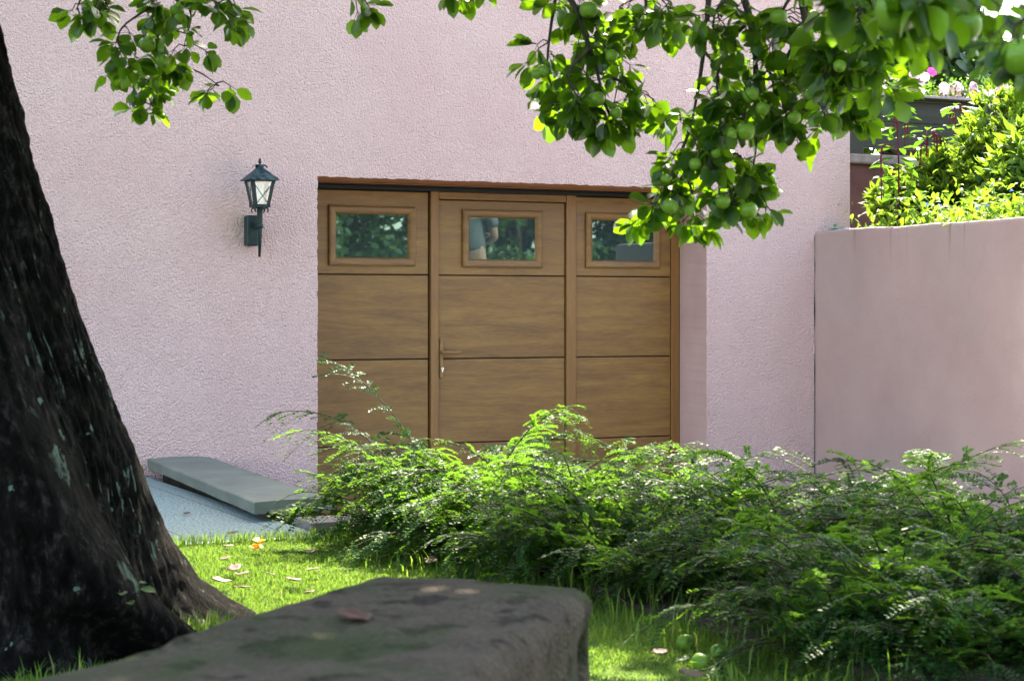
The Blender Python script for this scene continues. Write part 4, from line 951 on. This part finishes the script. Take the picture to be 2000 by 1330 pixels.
for i, (px, py, z, sz, mt, lb) in enumerate([
        (573, 1137, .025, .085, 'redleaf', "curled dark brown leaf lying flat in the middle of the sunny lawn"),
        (612, 1114, .025, .05, 'paleleaf', "small pale leaf just behind the dark brown curled leaf on the lawn"),
        (604, 1160, .02, .06, 'redleaf', "dark leaf half sunk in the grass by the stone block edge"),
        (440, 1093, .03, .06, 'paleleaf', "pale pinkish leaf standing in the grass nearest the tree trunk top left"),
        (458, 1112, .025, .075, 'deadleaf', "long brown curled leaf in the grass beside the trunk"),
        (474, 1124, .025, .07, 'paleleaf', "tan crumpled leaf in the grass touching the long brown leaf"),
        (432, 1137, .03, .075, 'deadleaf', "brown leaf leaning on the root of the tree"),
        (474, 1150, .03, .06, 'paleleaf', "upright tan leaf in front of the tree root"),
        (528, 1122, .025, .035, 'deadleaf', "tiny brown leaf alone in the grass between the tan leaf and the dark curled leaf"),
        (446, 1068, .012, .05, 'paleleaf', "pale leaf on the edge between paving and lawn left of the orange blossom"),
        (608, 1079, .02, .05, 'paleleaf', "pale leaf at the back of the lawn near the paving"),
        (455, 1043, .006, .05, 'paleleaf', "small tan leaf alone on the grey paving"),
        (365, 1004, .006, .045, 'deadleaf', "tiny dark leaf on the paving beside the tree trunk"),
        (535, 1011, .006, .05, 'deadleaf', "brown leaf on the paving under the end of the coping slab"),
        (800, 1090, .03, .09, 'paleleaf', "long tan leaf in the grass at the foot of the shrubs"),
        (842, 1098, .03, .07, 'paleleaf', "tan leaf in the long grass right of the long tan leaf"),
        (1290, 1277, .03, .06, 'redleaf', "orange brown leaf in the shaded lawn right of the stone block"),
        (1352, 1322, .03, .07, 'paleleaf', "pale pinkish leaf at the bottom edge right of the stone block")]):
    fallen(PG(px, py, z) , sz, MAT[mt], 100 + i, lb)
q = P(690, 1222, 2.72); o = fallen((q.x, q.y, 0), .075, MAT['redleaf'], 140, "reddish dead leaf on top of the sandstone block", tilt=.1)
dg = bpy.context.evaluated_depsgraph_get(); hit = blo.ray_cast(Vector((q.x, q.y, 2)), Vector((0, 0, -1))); o.location.z = (hit[1].z if hit[0] else .45) - .002
for i, (px, py, dia, lb) in enumerate([(1337, 1255, 34, "green windfall apple in the grass at the foot of the shrub, the highest of three"), (1368, 1292, 36, "green windfall apple nearest the bottom edge, the largest of three"), (1402, 1272, 30, "green windfall apple half under the dark shrub, the rightmost of three")]):
    q = PG(px, py, .012); d_ = (q - CAM).dot(VIEW); o = tag(bpy.data.objects.new("windfall_apple", me_apple), lb, "apple", "windfall apples in the grass"); COL.objects.link(o); r_ = dia / 2 * d_ / F; o.scale = (r_,) * 3; o.location = q; o.rotation_euler = (1.2 + i, .5, i)
q = PG(505, 1064, .03); o = np_mesh("orange_blossom", [leaves(PETAL, g.normal(size=(16, 3)) * .012, [(math.cos(a), math.sin(a), .5) for a in np.arange(16) * .8], [(0, 0, 1)] * 16, .021, .024)], MAT['orange']); o.location = q; tag(o, "orange nasturtium-like blossom at the edge of the lawn by the paving", "flower")
# weeds: broad-leaved seedling in the trunk fold, single leaf, pale ground leaf by the shrubs
def weed(q, n, sz, seed, label, mat='dark_leaf', h=.06):
    g = np.random.default_rng(seed); root = tag(empty("weed", q), label, "weed"); O, A, N, st = [], [], [], []
    for k in range(n):
        a = g.uniform(0, 6.28); tip = np.array([math.cos(a) * h * .7, math.sin(a) * h * .7, h * g.uniform(.5, 1.2)]); st.append(tube([(0, 0, -.01), tip * .6, tip], [.0012, .001, .001], 4, False)); O.append(tip); A.append((math.cos(a), math.sin(a), -.1)); N.append((0, 0, 1.0) + g.normal(size=3) * .3)
    L = g.uniform(.7, 1.2, n) * sz; np_mesh("foliage", [leaves(APPLE_LEAF, O, A, N, L, L * .8)], MAT[mat], root, True); np_mesh("stem", st, MAT['dark_leaf'], root)
weed(P(243, 1195, 4.72), 8, .035, 81, "small leafy seedling growing in the fold between the tree roots")
weed(P(180, 1140, 4.72), 2, .04, 82, "single green leaf sprouting from the bark above the leafy seedling", h=.03)
weed(PG(690, 1052, .01), 6, .07, 83, "broad pale-leaved weed at the foot of the leftmost shrub", 'dark_leaf', .05)
weed(PG(1650, 1240, .05), 6, .10, 84, "broad dark weed growing under the shrubs at the lower right", 'dark_leaf', .09)

# ------------------------------------------------------------------ beyond: trees, neighbour's roof; behind the camera: hedge trees seen in the panes
def leafy_tree(x, y, z0, h, rw_, n, seed, label, sz=.16, group=None, link_=True):
    g = np.random.default_rng(seed); root = tag(empty("tree", (x, y, z0)), label, "tree", group)
    tr = [tube(spline([(0, 0, 0), (.05, .05, h * .35), (0, .1, h * .75)], 10), np.linspace(.16, .04, 10), 8)]; O, A, N = [], [], []
    for b_ in range(16):
        a = g.uniform(0, 6.28); zc = h * g.uniform(.22, .92); rr = rw_ * (1.05 - .6 * abs(zc / h - .45)) * g.uniform(.35, .8); c = np.array([math.cos(a) * rr, math.sin(a) * rr, zc]); tr.append(tube(spline([(0, .03, zc * .7), c * .5 + [0, 0, zc * .42], c], 6), np.linspace(.05, .012, 6), 5))
        m = n // 16; cr_ = rw_ * g.uniform(.3, .5); dd = rdir(g, m) * (g.random((m, 1)) ** .45) * [cr_, cr_, cr_ * .8]; O.append(c + dd); A.append(rdir(g, m) + [0, 0, -.3]); N.append(dd / cr_ + rdir(g, m) * .6 + [0, 0, .5])
    O, A, N = np.concatenate(O), np.concatenate(A), np.concatenate(N); L = g.uniform(.7, 1.3, len(O)) * sz
    np_mesh("trunk", tr, MAT['twig'], root, True); np_mesh("crown", [leaves(SMALL_LEAF, O, A, N, L, L * .6)], MAT['tree_leaf'], root); return root
leafy_tree(11.6, 5.2, 1.0, 3.9, 1.7, 12000, 91, "dark leafy tree behind the flower box")
leafy_tree(13.6, 5.6, 1.0, 3.4, 1.4, 10000, 92, "dark leafy tree right of the one behind the flower box")
leafy_tree(25.5, 19, -1, 5.9, 1.8, 5000, 93, "distant tree rising over the grey roof at the top right", .2)
nb = tag(empty("neighbour_house", (27, 17, -1.3)), "distant grey-roofed house at the top right corner", "house"); nb.rotation_euler = (0, 0, R(-20))
bm = bmesh.new(); box(bm, -4, 4, -3, 3, 0, 4.4); obj("wall", bm, MAT['capstone'], nb)
bm = bmesh.new(); q = [bm.verts.new(p) for p in ((-4.4, -3.4, 4.2), (4.4, -3.4, 4.2), (4.4, 0, 6.0), (-4.4, 0, 6.0), (4.4, 3.4, 4.2), (-4.4, 3.4, 4.2))]; bm.faces.new(q[:4]); bm.faces.new((q[3], q[2], q[4], q[5])); o = obj("roof", bm, MAT['greyroof'], nb); o.modifiers.new("solid", 'SOLIDIFY').thickness = .12
proto = leafy_tree(9.5, -15.5, -.2, 4.6, 1.7, 8000, 94, "tall dark tree across the road, seen only as a reflection in the panes", .15, "trees reflected in the door panes")
for i, (x, y, sx) in enumerate([(6.6, -15.8, 1.05), (12.2, -15, .95), (15.0, -15.6, 1.1), (17.8, -14.5, 1.0), (20.6, -14.8, 1.1), (8.0, -18.5, 1.35), (11.0, -18, 1.3), (14.0, -18.5, 1.4), (17.5, -17.8, 1.3), (3.0, -18, 1.1), (-1.5, -19, 1.2), (-6, -19.5, 1.15)]):
    c = copy_tree(proto); c.location = (x, y, -.2); c.rotation_euler = (0, 0, i * 1.3); c.scale = (sx,) * 3; c["label"] = "tall dark tree across the road, seen only as a reflection in the panes"

def skin(name, verts, edges, mat, parent, sub=1):
    me = bpy.data.meshes.new(name); me.from_pydata([v[:3] for v in verts], edges, []); o = link(name, me, mat, parent)
    m = o.modifiers.new("skin", 'SKIN'); m.use_smooth_shade = True; sv = me.skin_vertices[0].data
    for i, v in enumerate(verts): r_ = v[3]; sv[i].radius = r_ if isinstance(r_, tuple) else (r_, r_); sv[i].use_root = (i == 0)
    o.modifiers.new("sub", 'SUBSURF').levels = sub; o.modifiers["sub"].render_levels = sub
    return o
MAT['skin'] = plain("skin", (.24, .14, .10), (.28, .17, .12), .5, 10); MAT['shirt'] = plain("grey_cotton", (.07, .085, .09), (.10, .115, .12), .9, 30); MAT['jeans'] = plain("dark_denim", (.03, .04, .07), (.05, .06, .10), .9, 40); MAT['hair'] = plain("brown_hair", (.03, .018, .01), (.06, .035, .02), .7, 60); MAT['shoe'] = plain("dark_shoe", (.02, .02, .02), (.04, .035, .03), .6, 30)
mg = PY(918, 605, Y0); mt = (mg.x) / (D + Y0); py_ = -6.2; pxx = mt * (D + Y0 + (Y0 - py_))
zg = drive_z(0, py_) - .03
per = tag(empty("person", (pxx, py_, zg + .56)), "standing person in a grey T-shirt with folded arms, mirrored in the middle door pane", "person"); per.rotation_euler = (0, 0, R(35))
body = [(0, 0, .98, (.155, .11)), (0, .0, 1.15, (.14, .10)), (0, .0, 1.34, (.17, .11)), (0, 0, 1.46, (.12, .085)), (0, -.0, 1.54, .055), (0, -.015, 1.60, .06), (0, -.02, 1.68, (.078, .092)), (0, -.015, 1.755, (.062, .078)),
        (.19, .0, 1.43, .062), (.25, -.02, 1.16, .047), (.04, -.20, 1.12, .038), (-.06, -.23, 1.14, .03), (-.19, .0, 1.43, .062), (-.25, -.02, 1.17, .047), (-.03, -.24, 1.17, .038), (.07, -.26, 1.19, .03),
        (.10, 0, .90, .09), (.11, -.01, .50, .062), (.11, .02, .10, .042), (.11, -.12, .035, .035), (-.10, 0, .90, .09), (-.11, -.01, .50, .062), (-.11, .02, .10, .042), (-.11, -.12, .035, .035)]
be = [(0, 1), (1, 2), (2, 3), (3, 4), (4, 5), (5, 6), (6, 7), (3, 8), (8, 9), (9, 10), (10, 11), (3, 12), (12, 13), (13, 14), (14, 15), (0, 16), (16, 17), (17, 18), (18, 19), (0, 20), (20, 21), (21, 22), (22, 23)]
for (bx_, sg) in ((11, -1), (15, 1)):                     # five fingers closing on the other arm
    hx_, hy_, hz_, _ = body[bx_]
    for k in range(5):
        z_ = hz_ + (.026 - .017 * k if k < 4 else .034); n0 = len(body); ln = (.030, .034, .031, .024, .022)[k]
        body += [(hx_ + sg * .03, hy_ - .012, z_, .010), (hx_ + sg * (.03 + ln), hy_ - .004, z_ - .004, .009), (hx_ + sg * (.035 + ln * 1.6), hy_ + .018, z_ - .006, .008)]; be += [(bx_, n0), (n0, n0 + 1), (n0 + 1, n0 + 2)]
bo = skin("body", body, be, MAT['skin'], per)
skin("shirt", [(0, 0, .96, (.185, .135)), (0, 0, 1.15, (.17, .125)), (0, 0, 1.34, (.195, .13)), (0, 0, 1.45, (.14, .10)), (.19, 0, 1.43, .085), (.235, -.01, 1.25, .072), (-.19, 0, 1.43, .085), (-.235, -.01, 1.26, .072)], [(0, 1), (1, 2), (2, 3), (3, 4), (4, 5), (3, 6), (6, 7)], MAT['shirt'], per)
skin("trousers", [(0, 0, .98, (.175, .125)), (.10, 0, .88, .115), (.11, -.01, .50, .085), (.11, .02, .09, .075), (-.10, 0, .88, .115), (-.11, -.01, .50, .085), (-.11, .02, .09, .075)], [(0, 1), (1, 2), (2, 3), (0, 4), (4, 5), (5, 6)], MAT['jeans'], per)
skin("hair", [(0, .012, 1.70, (.085, .09)), (0, .008, 1.775, (.072, .085))], [(0, 1)], MAT['hair'], per)
for sx in (.11, -.11): skin("shoe", [(sx, .03, .04, .05), (sx, -.06, .038, .048), (sx, -.15, .03, .036)], [(0, 1), (1, 2)], MAT['shoe'], per)
# raised kerb the person stands on
bm = bmesh.new(); box(bm, pxx - .7, pxx + .7, py_ - .8, py_ + .6, -.8, zg + .56, .02, 2); tag(obj("pavement", bm, MAT['concrete']), kind="structure")
